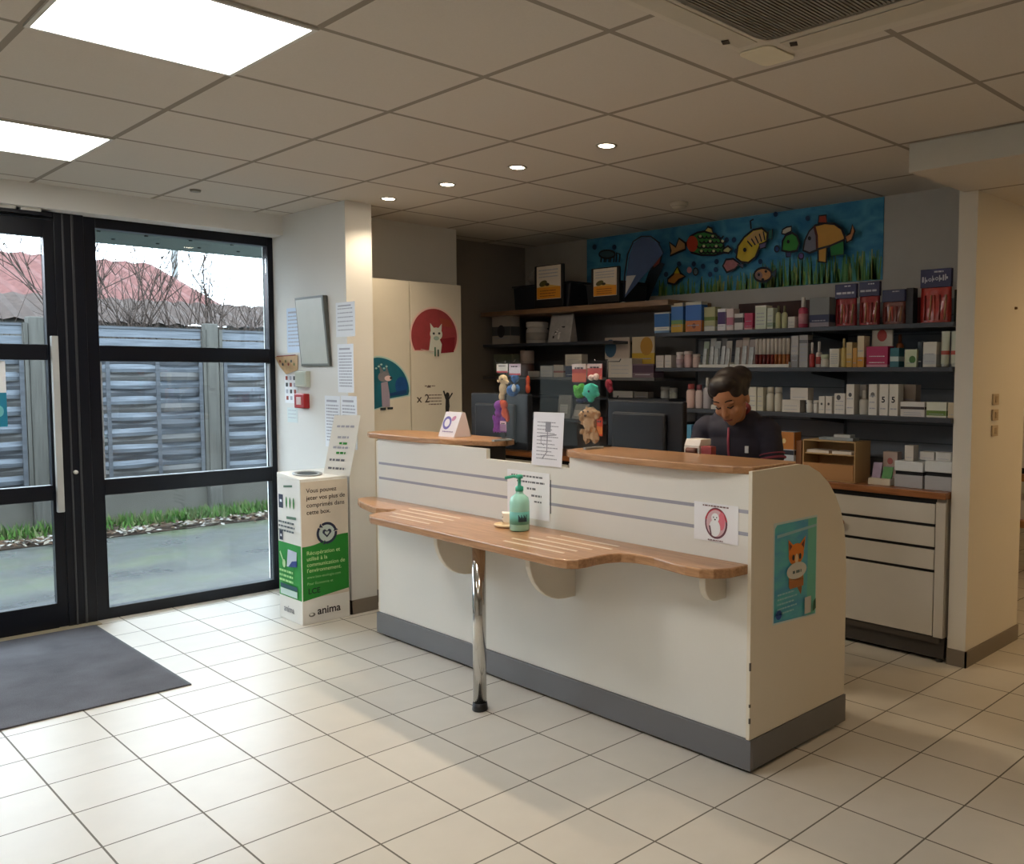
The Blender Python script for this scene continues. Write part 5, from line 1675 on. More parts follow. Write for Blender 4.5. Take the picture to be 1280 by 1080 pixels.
# ---- oak shelf: two carriers with printed cards, blue feather banner
def carrier(x0, x1, yt, yb_, cx0, cx1, cy0, cy1, label, bag):
    X = 4.36
    zb_ = ZL1 + 0.0006
    ya, y0 = at(x0, yt, X).y, at(x1, yt, X).y
    zt = at((x0 + x1) / 2, yt, X).z
    t = Thing('pet_carrier', label, 'carrier', (X + 0.12, (ya + y0) / 2, zb_), 'carriers on the oak shelf')
    cm = M((34, 36, 42), 0.5, var=0.15)
    zl = zb_ + (zt - zb_) * 0.55
    body = MB()
    body.prism([(X + 0.01, ya - 0.02, zb_), (X + 0.01, y0 + 0.03, zb_), (X + 0.01, y0, zl), (X + 0.01, ya, zl)], (0.26, 0, 0), cm)
    t.part('tub', body, 0.008)
    t.part('rim', MB().box(X + 0.0, X + 0.28, y0 - 0.008, ya + 0.008, zl, zl + 0.012, cm), 0.004)
    fm = M((20, 18, 18), 0.5)
    c1, c0 = at(cx0 - 3, cy0, X - 0.02).y, at(cx1 + 3, cy0, X - 0.02).y
    zc1, zc0 = at((cx0 + cx1) / 2, cy0 - 3, X - 0.02).z, zb_ + 0.01
    t.part('door_board', MB().box(X - 0.022, X - 0.002, c0, c1, zc0, zc1, fm), 0.006)
    k1, k0 = at(cx0, cy0, X - 0.023).y, at(cx1, cy0, X - 0.023).y
    z1, z0 = at(cx0, cy0, X - 0.023).z, at(cx0, cy1, X - 0.023).z
    card = t.part('printed_card', MB().box(X - 0.0242, X - 0.0225, k0, k1, max(z0, zc0 + 0.012), z1, M((226, 214, 196), 0.6)))
    q = Print((X - 0.0243, k1, max(z0, zc0 + 0.012)), NX)
    w, h = k1 - k0, z1 - max(z0, zc0 + 0.012)
    q.fill(rect(0.002, w - 0.002, 0.003, h * .36), M((226, 150, 40), 0.6, var=0.15))
    q.fill([(0.002, h * .36), (w * .5, h * .44), (w - 0.002, h * .36)], M((226, 180, 90), 0.6))
    q.fill(ell(w * .28, h * .48, w * .17, h * .09, 0.2, 16), M((90, 84, 40), 0.6))
    q.fill(ell(w * .45, h * .44, w * .09, h * .05, 0, 12), M((60, 50, 30), 0.6))
    for k in range(3):
        q.scribble(w * .1, w * .9, h * (.66 + .1 * k), h * .03, GREYINK, k + 80)
        q.scribble(w * .15, w * .8, h * (.08 + .08 * k), h * .03, M((150, 80, 30), 0.6), k + 90)
    q.build('print', card, t.base)
    if bag:
        tag(remesh(MB().ball((X + 0.12, (ya + c1) / 2 + 0.01, zl + 0.072), (0.07, 0.055, 0.05), M((150, 146, 142), 0.35, var=0.2, scale=20)).ball((X + 0.12, (ya + c1) / 2 - 0.03, zl + 0.095), (0.06, 0.04, 0.045), M((150, 146, 142), 0.35, var=0.2, scale=20)).build('plastic_bag', None, origin=(X + .12, ya, zl + 0.012)), 0.008, 6), bag, 'bag')
    return t
carrier(640, 712, 332, 385, 671, 701, 334, 375, 'black tub carrier with white and orange card, nearer the alcove end wall', 'crumpled white plastic bag in the carrier nearer the end wall')
carrier(731, 776, 333, 375, 742, 771, 337, 371, 'black tub carrier with white and orange card, beside the feather banner', None)
fb = Thing('feather_banner', 'small blue and white feather banner on a stick at the oak shelf', 'banner', (4.36, 4.02, ZL1))
X = 4.36
P = lambda px, py: Vector((X, at(px, py, X).y, at(px, py, X).z))
pl_ = [P(781, 372), P(783, 345), P(786, 322), P(792, 304), P(801, 297), P(812, 297), P(822, 304), P(829, 316), P(818, 330), P(805, 344), P(794, 357)]
fb.part('cloth', MB().prism(pl_, (0.003, 0, 0), M((58, 78, 116), 0.7, var=0.2, scale=10)))
wt_ = [P(782, 368), P(783, 345), P(795, 344)]
fb.part('white_panel', MB().prism([p + Vector((-0.001, 0, 0)) for p in wt_], (-0.001, 0, 0), M((186, 184, 184), 0.7)))
fb.part('pole', MB().tube([P(779, 376).xy.to_3d() + Vector((0.004, 0, ZL1 + 0.012)), P(780, 345) + Vector((0.004, 0, 0)), P(784, 318) + Vector((0.004, 0, 0)), P(791, 302) + Vector((0.004, 0, 0)), P(801, 295.5) + Vector((0.004, 0, 0)), P(813, 295.5) + Vector((0.004, 0, 0)), P(824, 304) + Vector((0.004, 0, 0))], 0.005, M((24, 30, 54), 0.5), 8))
fb.part('foot', MB().lathe((X + 0.004, P(779, 376).y, ZL1 + 0.0006), [(0.03, 0), (0.028, 0.006), (0.007, 0.012)], M((196, 190, 180), 0.5), 14))

# ---- dark shelf under the oak one
carton(615, 638, 395, 'L2', 'white carton with a dark picture near the alcove end', (190, 182, 172), [(0.3, 0.62, (90, 92, 96))], lines=1, d=0.09, spot=(.5, .45, .2, (56, 54, 60)))
bottle(651, 671, 402, 'L2', 'wide white jar with a black band under its lid', (206, 200, 192), (216, 210, 202), neck=1, capf=0.26, name='jar', cat='jar', lab=(176, 168, 160))
t = Thing('foil_bag', 'silver and black patterned foil bag beside the white jar', 'bag', (4.38, at(698, 400, 4.36).y, ZL2))
ya, yb, z0, h = place(684, 712, 392, 'L2', 4.36)
t.part('pouch', MB().prism([(4.36, yb, z0), (4.44, yb, z0), (4.41, yb, z0 + h), (4.40, yb, z0 + h)], (0, ya - yb, 0), M((176, 172, 168), 0.3, var=0.3, scale=20)), 0.006)
q = Print((4.3597, ya, z0 + 0.004), NX, (0.26, 0, 1))
w = ya - yb
rr_ = random.Random(4)
for k in range(16):
    q.fill(ell(rr_.uniform(.2, .8) * w, rr_.uniform(.15, .6) * h, rr_.uniform(.03, .1) * w, rr_.uniform(.02, .06) * h, rr_.uniform(0, 3), 8), M((40, 38, 40), 0.5) if k % 2 else M((226, 222, 216), 0.4))
q.fill(rect(0.1 * w, 0.9 * w, 0.72 * h, 0.76 * h), M((90, 88, 88), 0.5))
q.build('print', t.o, t.base)

# ---- grey shelf with small boxes and displays
carton(617, 640, 443, 'L3', 'grey green carton near the alcove end of the grey shelf', (120, 126, 104), lines=1, d=0.09)
bottle(646, 658.5, 438, 'L3', 'round headed brown bottle behind the hanging blue toy', (120, 84, 72), (196, 176, 164), neck=0.9, capf=0.5)
carton(660, 674, 464, 'L3', 'low white carton next to the hanging blue toy', (200, 194, 186), lines=1)
carton(675.5, 690.5, 457.5, 'L3', 'white carton with faint dots on the grey shelf', (212, 206, 198), lines=2)
carton(692, 704, 456, 'L3', 'white and red striped carton on the grey shelf', (206, 190, 170), [(0.0, 0.9, (196, 180, 160)), (0.35, 0.5, (150, 80, 70))], lines=0)
carton(706.5, 720, 457.5, 'L3', 'navy blue carton under a white carton', (44, 46, 82), lines=1)
carton(706.5, 727, 443, at(713, 457.5, 4.34).z + 0.001, 'white carton stacked on the navy blue one', (216, 210, 196), lines=2, X=4.342)
carton(729, 741, 457, 'L3', 'beige carton behind the hanging red card', (190, 176, 150), lines=1)
t = carton(760, 790, 448, 'L3', 'white slotted counter display under the blue picture header', (208, 200, 190), lines=3, d=0.1, name='counter_display', cat='display')
zt_ = at(775, 448, 4.34).z
carton(756, 787, 422, at(770, 449, 4.40).z, 'blue and white picture header of the slotted display', (196, 190, 180), [(0.0, 1.0, (206, 190, 176))], X=4.445, d=0.01, lines=0, name='picture_card', cat='card', spot=(.24, .5, .24, (54, 92, 120)))
carton(790.5, 817, 455, 'L3', 'purple fronted counter display under the yellow header', (120, 100, 110), [(0.35, 0.9, (74, 50, 70))], lines=1, d=0.1, name='counter_display', cat='display')
carton(790, 818, 421, at(804, 456, 4.40).z, 'yellow picture header of the purple display', (206, 190, 160), [(0.0, 0.42, (206, 168, 56))], X=4.445, d=0.01, lines=1, name='picture_card', cat='card', spot=(.66, .66, .28, (190, 140, 56)))

# ---- shelves just above the monitors
carton(766, 791, 489, 'L4', 'flat white box above the computer monitor', (200, 194, 184), lines=1, X=4.5)
carton(793, 810, 490, 'L4', 'flat grey box above the computer monitor', (130, 122, 114), lines=1, X=4.5)
bottle(823, 832.5, 483.5, 'L4', 'white jar above the monitor, first of two', (212, 210, 202), (218, 216, 210), neck=1, capf=0.3, name='jar', cat='jar', X=4.56)
bottle(834, 843, 485, 'L4', 'white jar above the monitor, second of two', (206, 204, 190), (216, 214, 206), neck=1, capf=0.45, name='jar', cat='jar', X=4.56)
for i, (x0, x1, yt, l) in enumerate(((696, 712, 494, 'upright silver pouch behind the screen notice'), (714, 731, 505, 'leaning silver pouch beside the toy stand'))):
    ya, yb, z0, h = place(x0, x1, yt, 'L5', 4.36)
    t = Thing('silver_pouch', l, 'pouch', (4.39, (ya + yb) / 2, z0))
    sk = -0.03 * i
    t.part('pouch', MB().prism([(4.36, yb, z0), (4.41, yb, z0), (4.39, yb + sk, z0 + h), (4.38, yb + sk, z0 + h)], (0, ya - yb, 0), M((150, 150, 148), 0.3, var=0.3, scale=24)), 0.004)
    q = Print((4.3598, ya, z0), NX, (0.1, 0, 1))
    w = ya - yb
    q.fill(rect(w * .2, w * .8, h * .2, h * .6), M((196, 196, 192), 0.5))
    for k in range(3):
        q.scribble(w * .25, w * .75, h * (.28 + .1 * k), h * .03, GREYINK, k + 7)
    q.build('print', t.o, t.base)

# ================================================================== mural
mu = Thing('fish_mural', 'long blue painted mural of childlike fish and water weed above the shelves', 'mural', (4.735, 3.72, 1.98))
XM = 4.734
def seaw():
    m, nt, b = nodes_of('mural_water')
    tc = nt.nodes.new('ShaderNodeTexCoord')
    mp = nt.nodes.new('ShaderNodeMapping')
    mp.inputs['Scale'].default_value = (1, 2.4, 5)
    nz = nt.nodes.new('ShaderNodeTexNoise')
    nz.inputs['Scale'].default_value = 2.4
    nz.inputs['Detail'].default_value = 6
    nz.inputs['Distortion'].default_value = 0.8
    nt.links.new(tc.outputs['Object'], mp.inputs['Vector'])
    nt.links.new(mp.outputs['Vector'], nz.inputs['Vector'])
    rp = nt.nodes.new('ShaderNodeValToRGB')
    e = rp.color_ramp.elements
    e[0].position, e[0].color = 0.3, (*s2l((36, 122, 176)), 1)
    e[1].position, e[1].color = 0.72, (*s2l((88, 172, 206)), 1)
    nt.links.new(nz.outputs['Fac'], rp.inputs['Fac'])
    nt.links.new(rp.outputs['Color'], b.inputs['Base Color'])
    b.inputs['Roughness'].default_value = 0.6
    return m
mu.part('board', MB().prism([(XM, 4.925, 2.0), (XM, 4.925, 2.455), (XM, 2.50, 2.455), (XM, 2.50, 1.99)], (0.0055, 0, 0), seaw()))
q = Print((XM - 0.0004, 4.95, 0.0), NX)
def m2(px, py):
    p = at(px, py, XM)
    return (4.95 - p.y, p.z)
def ME(px, py, rx, ry, rot=0, n=22):
    return [m2(a, b) for a, b in ell(px, py, rx, ry, rot, n)]
def MP(pts):
    return [m2(a, b) for a, b in pts]
def fish(body, m, w=0.014):
    q.fill(body, m)
    q.line(body, w, BL, True)
BL = M((26, 28, 40), 0.6)
# weed: many upright brush strokes along the foot
gr_ = [M(c, 0.7, var=0.3, scale=30) for c in ((120, 166, 84), (96, 150, 96), (160, 176, 104), (84, 164, 150), (70, 128, 76))]
rw = random.Random(8)
q.k += 1
for k in range(330):
    u = rw.uniform(0.75, 2.43) if k > 100 else rw.uniform(1.5, 2.43)
    v0 = 1.992 + 0.004 * rw.random()
    h_ = rw.uniform(0.05, 0.14) * (1.25 if u > 1.6 else 0.8)
    w_ = rw.uniform(0.004, 0.010)
    s_ = rw.uniform(-0.012, 0.012)
    q.mb.add([q.p(a, b, q.k + (k % 3) * 0.3) for a, b in ((u - w_, v0), (u + w_, v0), (u + s_ + w_ * .4, v0 + h_), (u + s_ - w_ * .4, v0 + h_))], [(0, 1, 2, 3)], gr_[k % 5])
# bubbles
for px, py in ((768, 309), (849, 330), (879, 333), (896, 327), (895, 337), (888, 343), (833, 343), (970, 268), (1010, 273), (918, 300), (921, 314), (951, 327), (909, 300), (868, 330), (744, 309), (972, 255)):
    q.fill(ME(px, py, 2.8, 3.4, 0, 10), M((18, 62, 104), 0.6))
# dark letters and small fish half hidden by the carrier
for px in (752, 758, 764, 771):
    q.line(MP([(px, 328), (px + 1, 316), (px + 5, 318), (px + 4, 328)]), 0.014, BL)
fish(ME(760, 318, 10, 5), M((60, 96, 110), 0.6))
# tall dark fish behind the banner
q.fill(MP([(800, 375), (812, 340), (820, 326), (832, 330), (822, 352), (812, 376)]), M((30, 50, 70), 0.6, var=0.3, scale=30))
fish(MP([(815, 322), (818, 308), (825, 306), (829, 316), (826, 330), (818, 336)]), M((176, 84, 70), 0.6, var=0.3, scale=20))
# red headed fish with scales
fish(MP([(846, 309), (838, 303), (840, 314), (839, 320), (848, 316), (858, 312), (858, 304), (850, 298)]), M((206, 160, 110), 0.6, var=0.2, scale=30))
fish(MP([(859, 305), (864, 296), (873, 291), (885, 289), (896, 293), (905, 303), (908, 316), (895, 319), (878, 319), (866, 316)]), M((70, 150, 74), 0.6, var=0.3, scale=30))
q.fill(ME(867, 305, 7, 10), M((214, 80, 48), 0.6))
for r in range(4):
    for c in range(6):
        px, py = 877 + c * 5.2 + (r % 2) * 2.4, 295 + r * 6.2
        q.line([m2(a, b) for a, b in ell(px, py, 2.9, 3.1, 0, 8, 0, PI)], 0.010, BL)
        if (r + c) % 3 == 0:
            q.fill(ME(px, py + .5, 1.8, 1.8, 0, 8), M((226, 226, 180), 0.6))
fish(MP([(884, 290), (888, 284), (893, 286), (894, 293)]), M((214, 200, 120), 0.6))
fish(MP([(907, 312), (913, 308), (918, 312), (914, 317), (907, 316)]), M((206, 206, 140), 0.6))
# small yellow orange fish
fish(MP([(838, 349), (845, 343), (850, 334), (854, 342), (860, 346), (852, 350), (846, 356), (838, 354)]), M((206, 140, 60), 0.6))
q.fill(MP([(846, 342), (850, 335), (853, 342)]), M((226, 214, 70), 0.6))
q.fill(ME(865, 338, 3, 4), M((214, 150, 160), 0.6))
fish(ME(873, 340, 3, 4.5), M((120, 150, 170), 0.6), 0.008)
# pink fish
fish(MP([(907, 333), (911, 325), (920, 324), (928, 330), (922, 337), (912, 341)]), M((196, 128, 132), 0.6, var=0.3, scale=30))
fish(MP([(925, 331), (933, 330), (932, 336)]), M((90, 96, 130), 0.6), 0.008)
# yellow fish
fish(MP([(924, 323), (926, 308), (934, 297), (945, 288), (956, 286), (963, 292), (962, 302), (953, 309), (948, 322), (939, 329), (930, 328)]), M((226, 196, 60), 0.6, var=0.15, scale=20))
q.fill(MP([(936, 299), (946, 290), (956, 288), (961, 293), (959, 301), (948, 307)]), M((216, 176, 110), 0.6, var=0.2))
for a in range(5):
    q.line(MP([(938 + a * 5, 302 - a * 3), (944 + a * 4, 309 - a * 2)]), 0.009, BL)
q.fill(ME(935, 313, 2.2, 2.8, 0, 10), BL)
q.line(MP([(943, 287), (942, 277), (946, 275)]), 0.012, BL)
fish(MP([(953, 306), (962, 303), (961, 310), (954, 312)]), M((110, 100, 140), 0.6), 0.008)
fish(MP([(965, 290), (970, 287), (969, 300), (964, 299)]), M((40, 120, 110), 0.6), 0.008)
# small speckled fish
fish(ME(958, 344, 11, 8.5, -0.1), M((206, 150, 96), 0.6, var=0.3, scale=40))
q.fill(ME(953, 345, 4.5, 5, 0, 12), M((150, 120, 120), 0.6))
q.fill(ME(953, 344, 1.6, 2, 0, 8), BL)
fish(MP([(968, 343), (975, 337), (973, 348)]), M((44, 70, 84), 0.6), 0.008)
for a, b in ((958, 350), (963, 352), (962, 340)):
    q.fill(ME(a, b, 1.8, 1.8, 0, 8), BL)
# green fish with chef hat
fish(MP([(982, 314), (983, 302), (987, 295), (995, 292), (1001, 296), (1004, 305), (1001, 314), (992, 316)]), M((66, 160, 70), 0.6, var=0.15))
q.fill(ME(990, 303, 2, 2.4, 0, 8), BL)
fish(MP([(982, 293), (983, 288), (988, 285), (994, 284), (994, 290), (986, 294)]), M((226, 222, 206), 0.6), 0.010)
fish(ME(976, 312, 3, 4, 0, 10), M((30, 70, 130), 0.6), 0.008)
fish(MP([(987, 316), (988, 322), (993, 322), (994, 316)]), M((60, 70, 120), 0.6), 0.008)
# big patchwork fish
fish(MP([(1009, 314), (1011, 302), (1017, 290), (1024, 283), (1036, 280), (1048, 281), (1057, 287), (1061, 297), (1060, 302), (1044, 308), (1028, 313), (1017, 317)]), M((222, 164, 74), 0.6, var=0.1))
q.fill(MP([(1010, 313), (1012, 302), (1017, 291), (1023, 285), (1026, 296), (1026, 312), (1017, 316)]), M((134, 134, 150), 0.6))
q.line(MP([(1023, 284), (1026, 296), (1026.5, 313)]), 0.016, M((90, 40, 30), 0.6))
q.line(MP([(1026, 313), (1044, 308), (1060, 301)]), 0.014, BL)
q.fill(ME(1017, 299, 2.2, 2.6, 0, 10), BL)
fish(MP([(1028, 280), (1029, 271), (1038, 270), (1039, 280)]), M((176, 70, 50), 0.6), 0.010)
fish(MP([(1028, 313), (1028, 328), (1038, 329), (1039, 310)]), M((214, 160, 70), 0.6), 0.012)
fish(MP([(1043, 309), (1044, 321), (1060, 319), (1060, 302)]), M((40, 140, 70), 0.6), 0.006)
fish(MP([(1062, 297), (1068, 293), (1071, 282), (1074, 290), (1070, 301), (1064, 304)]), M((206, 140, 90), 0.6), 0.010)
fish(ME(1007, 321, 3.4, 4, 0, 10), M((110, 90, 160), 0.6), 0.008)
q.build('painting', mu.o, mu.base)

# ================================================================== the assistant
def person():
    B = Vector((3.494, 2.56, 0.0))
    F = Vector((-0.968, -0.25, 0)).normalized()
    L = Vector((-F.y, F.x, 0))          # the person's left side
    if L.y > 0:
        L = -L
    def Wp(s, f, z):
        return B + L * s + F * f + Vector((0, 0, z))
    Rm = Matrix((L, F, Vector((0, 0, 1)))).transposed()
    a = math.radians(31)
    HC = (0.022, 0.205, 1.352)
    Rp = Matrix(((1, 0, 0), (0, math.cos(a), math.sin(a)), (0, -math.sin(a), math.cos(a))))
    Rt = Matrix.Rotation(math.radians(-6), 3, 'Y')
    Rh = Rm @ Rp @ Rt
    def Hd(s, f, z):
        return Wp(*HC) + Rh @ Vector((s, f, z))
    SK = M((192, 136, 99), 0.5, var=0.04, scale=20)
    t = Thing('person', 'person with dark tied-up hair in a dark polo shirt looking down behind the desk', 'person', tuple(B))

    def cap_(mb, p, q, r0, r1, m):
        p, q = Vector(p), Vector(q)
        n = max(2, int((q - p).length / (min(r0, r1) * 0.5)))
        for i in range(n + 1):
            f = i / n
            mb.ball(p.lerp(q, f), r0 + (r1 - r0) * f, m, 12, 8)
    def torso(mb, g, m):
        for c, r in (((0, -.02, .90), (.155, .105, .13)), ((0, .015, 1.01), (.135, .095, .12)), ((0, .055, 1.12), (.15, .105, .12)), ((0, .075, 1.185), (.145, .085, .07))):
            mb.ball(Wp(*c), tuple(v + g for v in r), m, 20, 14, Rm)
        for s in (-1, 1):
            mb.ball(Wp(.145 * s, .075, 1.192), .054 + g, m, 16, 10)
            mb.ball(Wp(.07 * s, .075, 1.225), .05 + g, m, 16, 10)
    sh = {}
    arms = {-1: [(-.165, .075, 1.185), (-.20, .13, .965), (-.105, .30, .835)], 1: [(.165, .075, 1.185), (.21, .11, .965), (.12, .30, .835)]}
    bm_ = MB()
    # head and face
    for c, r in (((0, 0, .02), (.074, .095, .1)), ((0, .028, -.05), (.054, .068, .07)), ((0, .062, -.098), (.021, .021, .021)), ((0, .05, -.07), (.044, .04, .035))):
        bm_.ball(Hd(*c), r, SK, 20, 14, Rh)
    for s in (-1, 1):
        bm_.ball(Hd(.075 * s, -.008, -.02), (.010, .02, .03), SK, 10, 8, Rh)
        bm_.ball(Hd(.036 * s, .07, -.035), (.024, .02, .022), SK, 12, 8, Rh)
        bm_.ball(Hd(.032 * s, .078, .012), (.024, .012, .010), SK, 12, 8, Rh)
    cap_(bm_, Hd(0, .088, .005), Hd(0, .108, -.035), .009, .0125, SK)
    bm_.ball(Hd(.011, .098, -.039), (.009, .009, .008), SK, 8, 6, Rh)
    bm_.ball(Hd(-.011, .098, -.039), (.009, .009, .008), SK, 8, 6, Rh)
    bm_.ball(Hd(0, .086, -.068), (.021, .011, .006), SK, 12, 8, Rh)
    bm_.ball(Hd(0, .084, -.079), (.018, .011, .007), SK, 12, 8, Rh)
    cap_(bm_, Wp(0, .075, 1.20), Hd(0, -.02, -.06), .052, .05, SK)
    torso(bm_, 0, SK)
    for s in (-1, 1):
        S_, E_, W_ = (Vector(Wp(*p)) for p in arms[s])
        cap_(bm_, S_, E_, .050, .040, SK)
        cap_(bm_, E_, W_, .039, .026, SK)
        # palm, four fingers and thumb resting on the worktop
        d = (Wp(arms[s][2][0] * .5, .42, .80) - W_).normalized()
        P_ = W_ + d * .055
        side = d.cross(Vector((0, 0, 1))).normalized()      # towards the person's right
        for k in range(4):
            o = (k - 1.5) * .017
            cap_(bm_, W_ + side * o * .6, P_ + side * o + d * .02, .014, .011, SK)
        for k, ln in enumerate((.062, .072, .068, .052)):
            o = (k - 1.5) * .0185
            r0 = P_ + side * o + d * .022
            k1 = r0 + d * ln * .5 + Vector((0, 0, .008))
            k2 = r0 + d * ln * .9 + Vector((0, 0, -.012 - .003 * k))
            cap_(bm_, r0, k1, .0088, .0082, SK)
            cap_(bm_, k1, k2, .0082, .0070, SK)
        ts_ = side * (1 if s > 0 else -1)
        b0 = W_ + d * .02 + ts_ * .018
        cap_(bm_, b0, b0 + ts_ * .028 + d * .03, .011, .0095, SK)
        cap_(bm_, b0 + ts_ * .028 + d * .03, b0 + ts_ * .026 + d * .062 + Vector((0, 0, -.008)), .0095, .008, SK)
        H_, K_, A_ = Wp(.085 * s, -.02, .86), Wp(.09 * s, .005, .47), Wp(.09 * s, -.035, .085)
        cap_(bm_, H_, K_, .085, .056, SK)
        cap_(bm_, K_, A_, .056, .036, SK)
        bm_.ball(Wp(.092 * s, .04, .04), (.042, .12, .036), SK, 14, 10, Rm)
    body = t.part('body', bm_)
    remesh(body, 0.0052, 3)
    # polo shirt
    SHIRT = M((46, 44, 58), 0.8, var=0.15, scale=30)
    PINK = M((150, 66, 84), 0.7)
    sb_ = MB()
    torso(sb_, .010, SHIRT)
    for s in (-1, 1):
        S_, E_ = Wp(*arms[s][0]), Wp(*arms[s][1])
        cap_(sb_, S_, S_.lerp(E_, .50), .057, .057, SHIRT)
    cap_(sb_, Wp(0, .06, 1.22), Wp(0, .085, 1.238), .066, .060, SHIRT)
    shirt = t.part('polo_shirt', sb_)
    remesh(shirt, 0.007, 4)
    shirt['label'] = 'dark polo shirt with pink piping'
    # piping: sleeve bands, collar, front zip
    for s in (-1, 1):
        S_, E_ = Wp(*arms[s][0]), Wp(*arms[s][1])
        ax = (E_ - S_).normalized()
        c = S_.lerp(E_, .55)
        u = ax.cross(Vector((0, 0, 1))).normalized()
        v = ax.cross(u)
        rg_ = MB()
        for dd, wd in ((0, .006), (-.020, .003)):
            rg_.tube([c + ax * dd + (u * math.cos(2 * PI * k / 24) + v * math.sin(2 * PI * k / 24)) * .0575 for k in range(25)], wd, PINK, 6)
        t.part('sleeve_piping', rg_, under=shirt)
    col = MB()
    pts = []
    cN = Wp(0, .092, 1.252)
    for k in range(19):
        an = math.radians(-235 + 290 * k / 18)
        pts.append(cN + L * (.066 * math.cos(an)) + F * (.056 * -math.sin(an) * -1 if False else .056 * math.sin(an)) + Vector((0, 0, .030 - .030 * math.sin(an))))
    col.tube(pts, .011, M((120, 36, 44), 0.7), 8)
    t.part('collar', col, under=shirt)
    zp = MB()
    ztop = [Wp(.0, .165, 1.205), Wp(.0, .173, 1.15), Wp(.0, .171, 1.10), Wp(.0, .155, 1.05), Wp(0, .13, 1.0)]
    zp.tube(ztop, .006, PINK, 6)
    t.part('zip', zp, under=shirt)
    lg_ = MB().obox(Wp(.085, .155, 1.105), Vector(L) * .008, F * .004, Vector((0, 0, .016)), PAPER)
    t.part('badge', lg_, under=shirt)
    TR = M((40, 40, 50), 0.8, var=0.1)
    tb_ = MB()
    tb_.ball(Wp(0, -.02, .90), (.166, .116, .125), TR, 20, 12, Rm)
    for s in (-1, 1):
        cap_(tb_, Wp(.085 * s, -.02, .86), Wp(.09 * s, .005, .47), .095, .068, TR)
        cap_(tb_, Wp(.09 * s, .005, .47), Wp(.09 * s, -.03, .12), .068, .055, TR)
    remesh(t.part('trousers', tb_), 0.009, 4)
    for s in (-1, 1):
        so = MB().ball(Wp(.092 * s, .04, .048), (.050, .130, .046), M((60, 60, 64), 0.6), 16, 12, Rm)
        so.ball(Wp(.092 * s, -.05, .055), (.046, .05, .05), M((60, 60, 64), 0.6), 14, 10, Rm)
        so.box(0, 0.001, 0, 0.001, 0.0, 0.0005, M((60, 60, 64), 0.6)) if False else None
        remesh(t.part('shoe', so), 0.008, 3)
    # hair drawn up into a bun
    HAIR = M((34, 25, 23), 0.5, var=0.3, scale=60, stretch=(6, 1, 1))
    hb = MB()
    hb.ball(Hd(0, -.022, .04), (.083, .094, .088), HAIR, 22, 16, Rh)
    hb.ball(Hd(.0, .035, .088), (.066, .055, .040), HAIR, 18, 12, Rh)
    hb.ball(Hd(-.03, .052, .066), (.036, .036, .03), HAIR, 14, 10, Rh)
    hb.ball(Hd(.05, .02, .05), (.033, .052, .042), HAIR, 14, 10, Rh)
    hb.ball(Hd(-.052, .02, .05), (.033, .052, .042), HAIR, 14, 10, Rh)
    hb.ball(Hd(.072, -.012, .014), (.014, .024, .04), HAIR, 10, 8, Rh)
    hb.ball(Hd(-.072, -.012, .014), (.014, .024, .04), HAIR, 10, 8, Rh)
    hb.ball(Hd(.03, -.09, .045), (.056, .052, .054), HAIR, 16, 12, Rh)
    hb.ball(Hd(.02, -.07, .045), (.06, .05, .05), HAIR, 14, 10, Rh)
    hb.ball(Hd(.045, -.045, .04), (.045, .06, .055), HAIR, 14, 10, Rh)
    remesh(t.part('hair', hb), 0.006, 2)
    eb, el_, lp2 = MB(), MB(), MB()
    for s in (-1, 1):
        eb.tube([Hd(.014 * s, .0915, .022), Hd(.030 * s, .0905, .028), Hd(.046 * s, .0815, .024)], .0024, HAIR, 6)
        el_.tube([Hd(.016 * s, .0885, -.006), Hd(.030 * s, .0895, -.011), Hd(.044 * s, .0800, -.006)], .0030, HAIR, 6)
    t.part('eyebrow', eb)
    t.part('eyelash', el_)
    lp2.tube([Hd(-.020, .0885, -.073), Hd(0, .0965, -.0725), Hd(.020, .0885, -.073)], .0042, M((150, 84, 76), 0.5), 6)
    t.part('lips', lp2)

person()

# ================================================================== hanging plush toys
XT = 2.852
def T(px, py, dx=0.0):
    return at(px, py, XT) + Vector((dx, 0, 0))
PXM = 0.0039
def stand(cx, cy, label):
    t = Thing('toy_stand', label, 'stand', (cx, cy, 1.1222))
    bk_ = M((28, 28, 32), 0.4, 0.6)
    t.part('base', MB().lathe((cx, cy, 1.1222), [(0.022, 0.0004), (0.022, 0.004), (0.006, 0.006)], bk_, 18))
    t.part('pole', MB().lathe((cx, cy, 1.1222), [(0.004, 0.0062), (0.004, 0.392)], bk_, 10))
    hk = MB()
    for dy, z_ in ((0.075, 1.505), (-0.075, 1.507), (0.07, 1.345), (-0.06, 1.342)):
        hk.tube([(cx, cy, z_), (cx, cy + dy, z_), (cx, cy + dy * 1.12, z_ + 0.012)], 0.0025, bk_, 6)
    t.part('hook', hk)
    return t
stand(2.885, 3.60, 'slim black hook stand with plush toys over the shorter counter')
stand(2.883, 2.865, 'slim black hook stand with plush toys beside the screen notice')

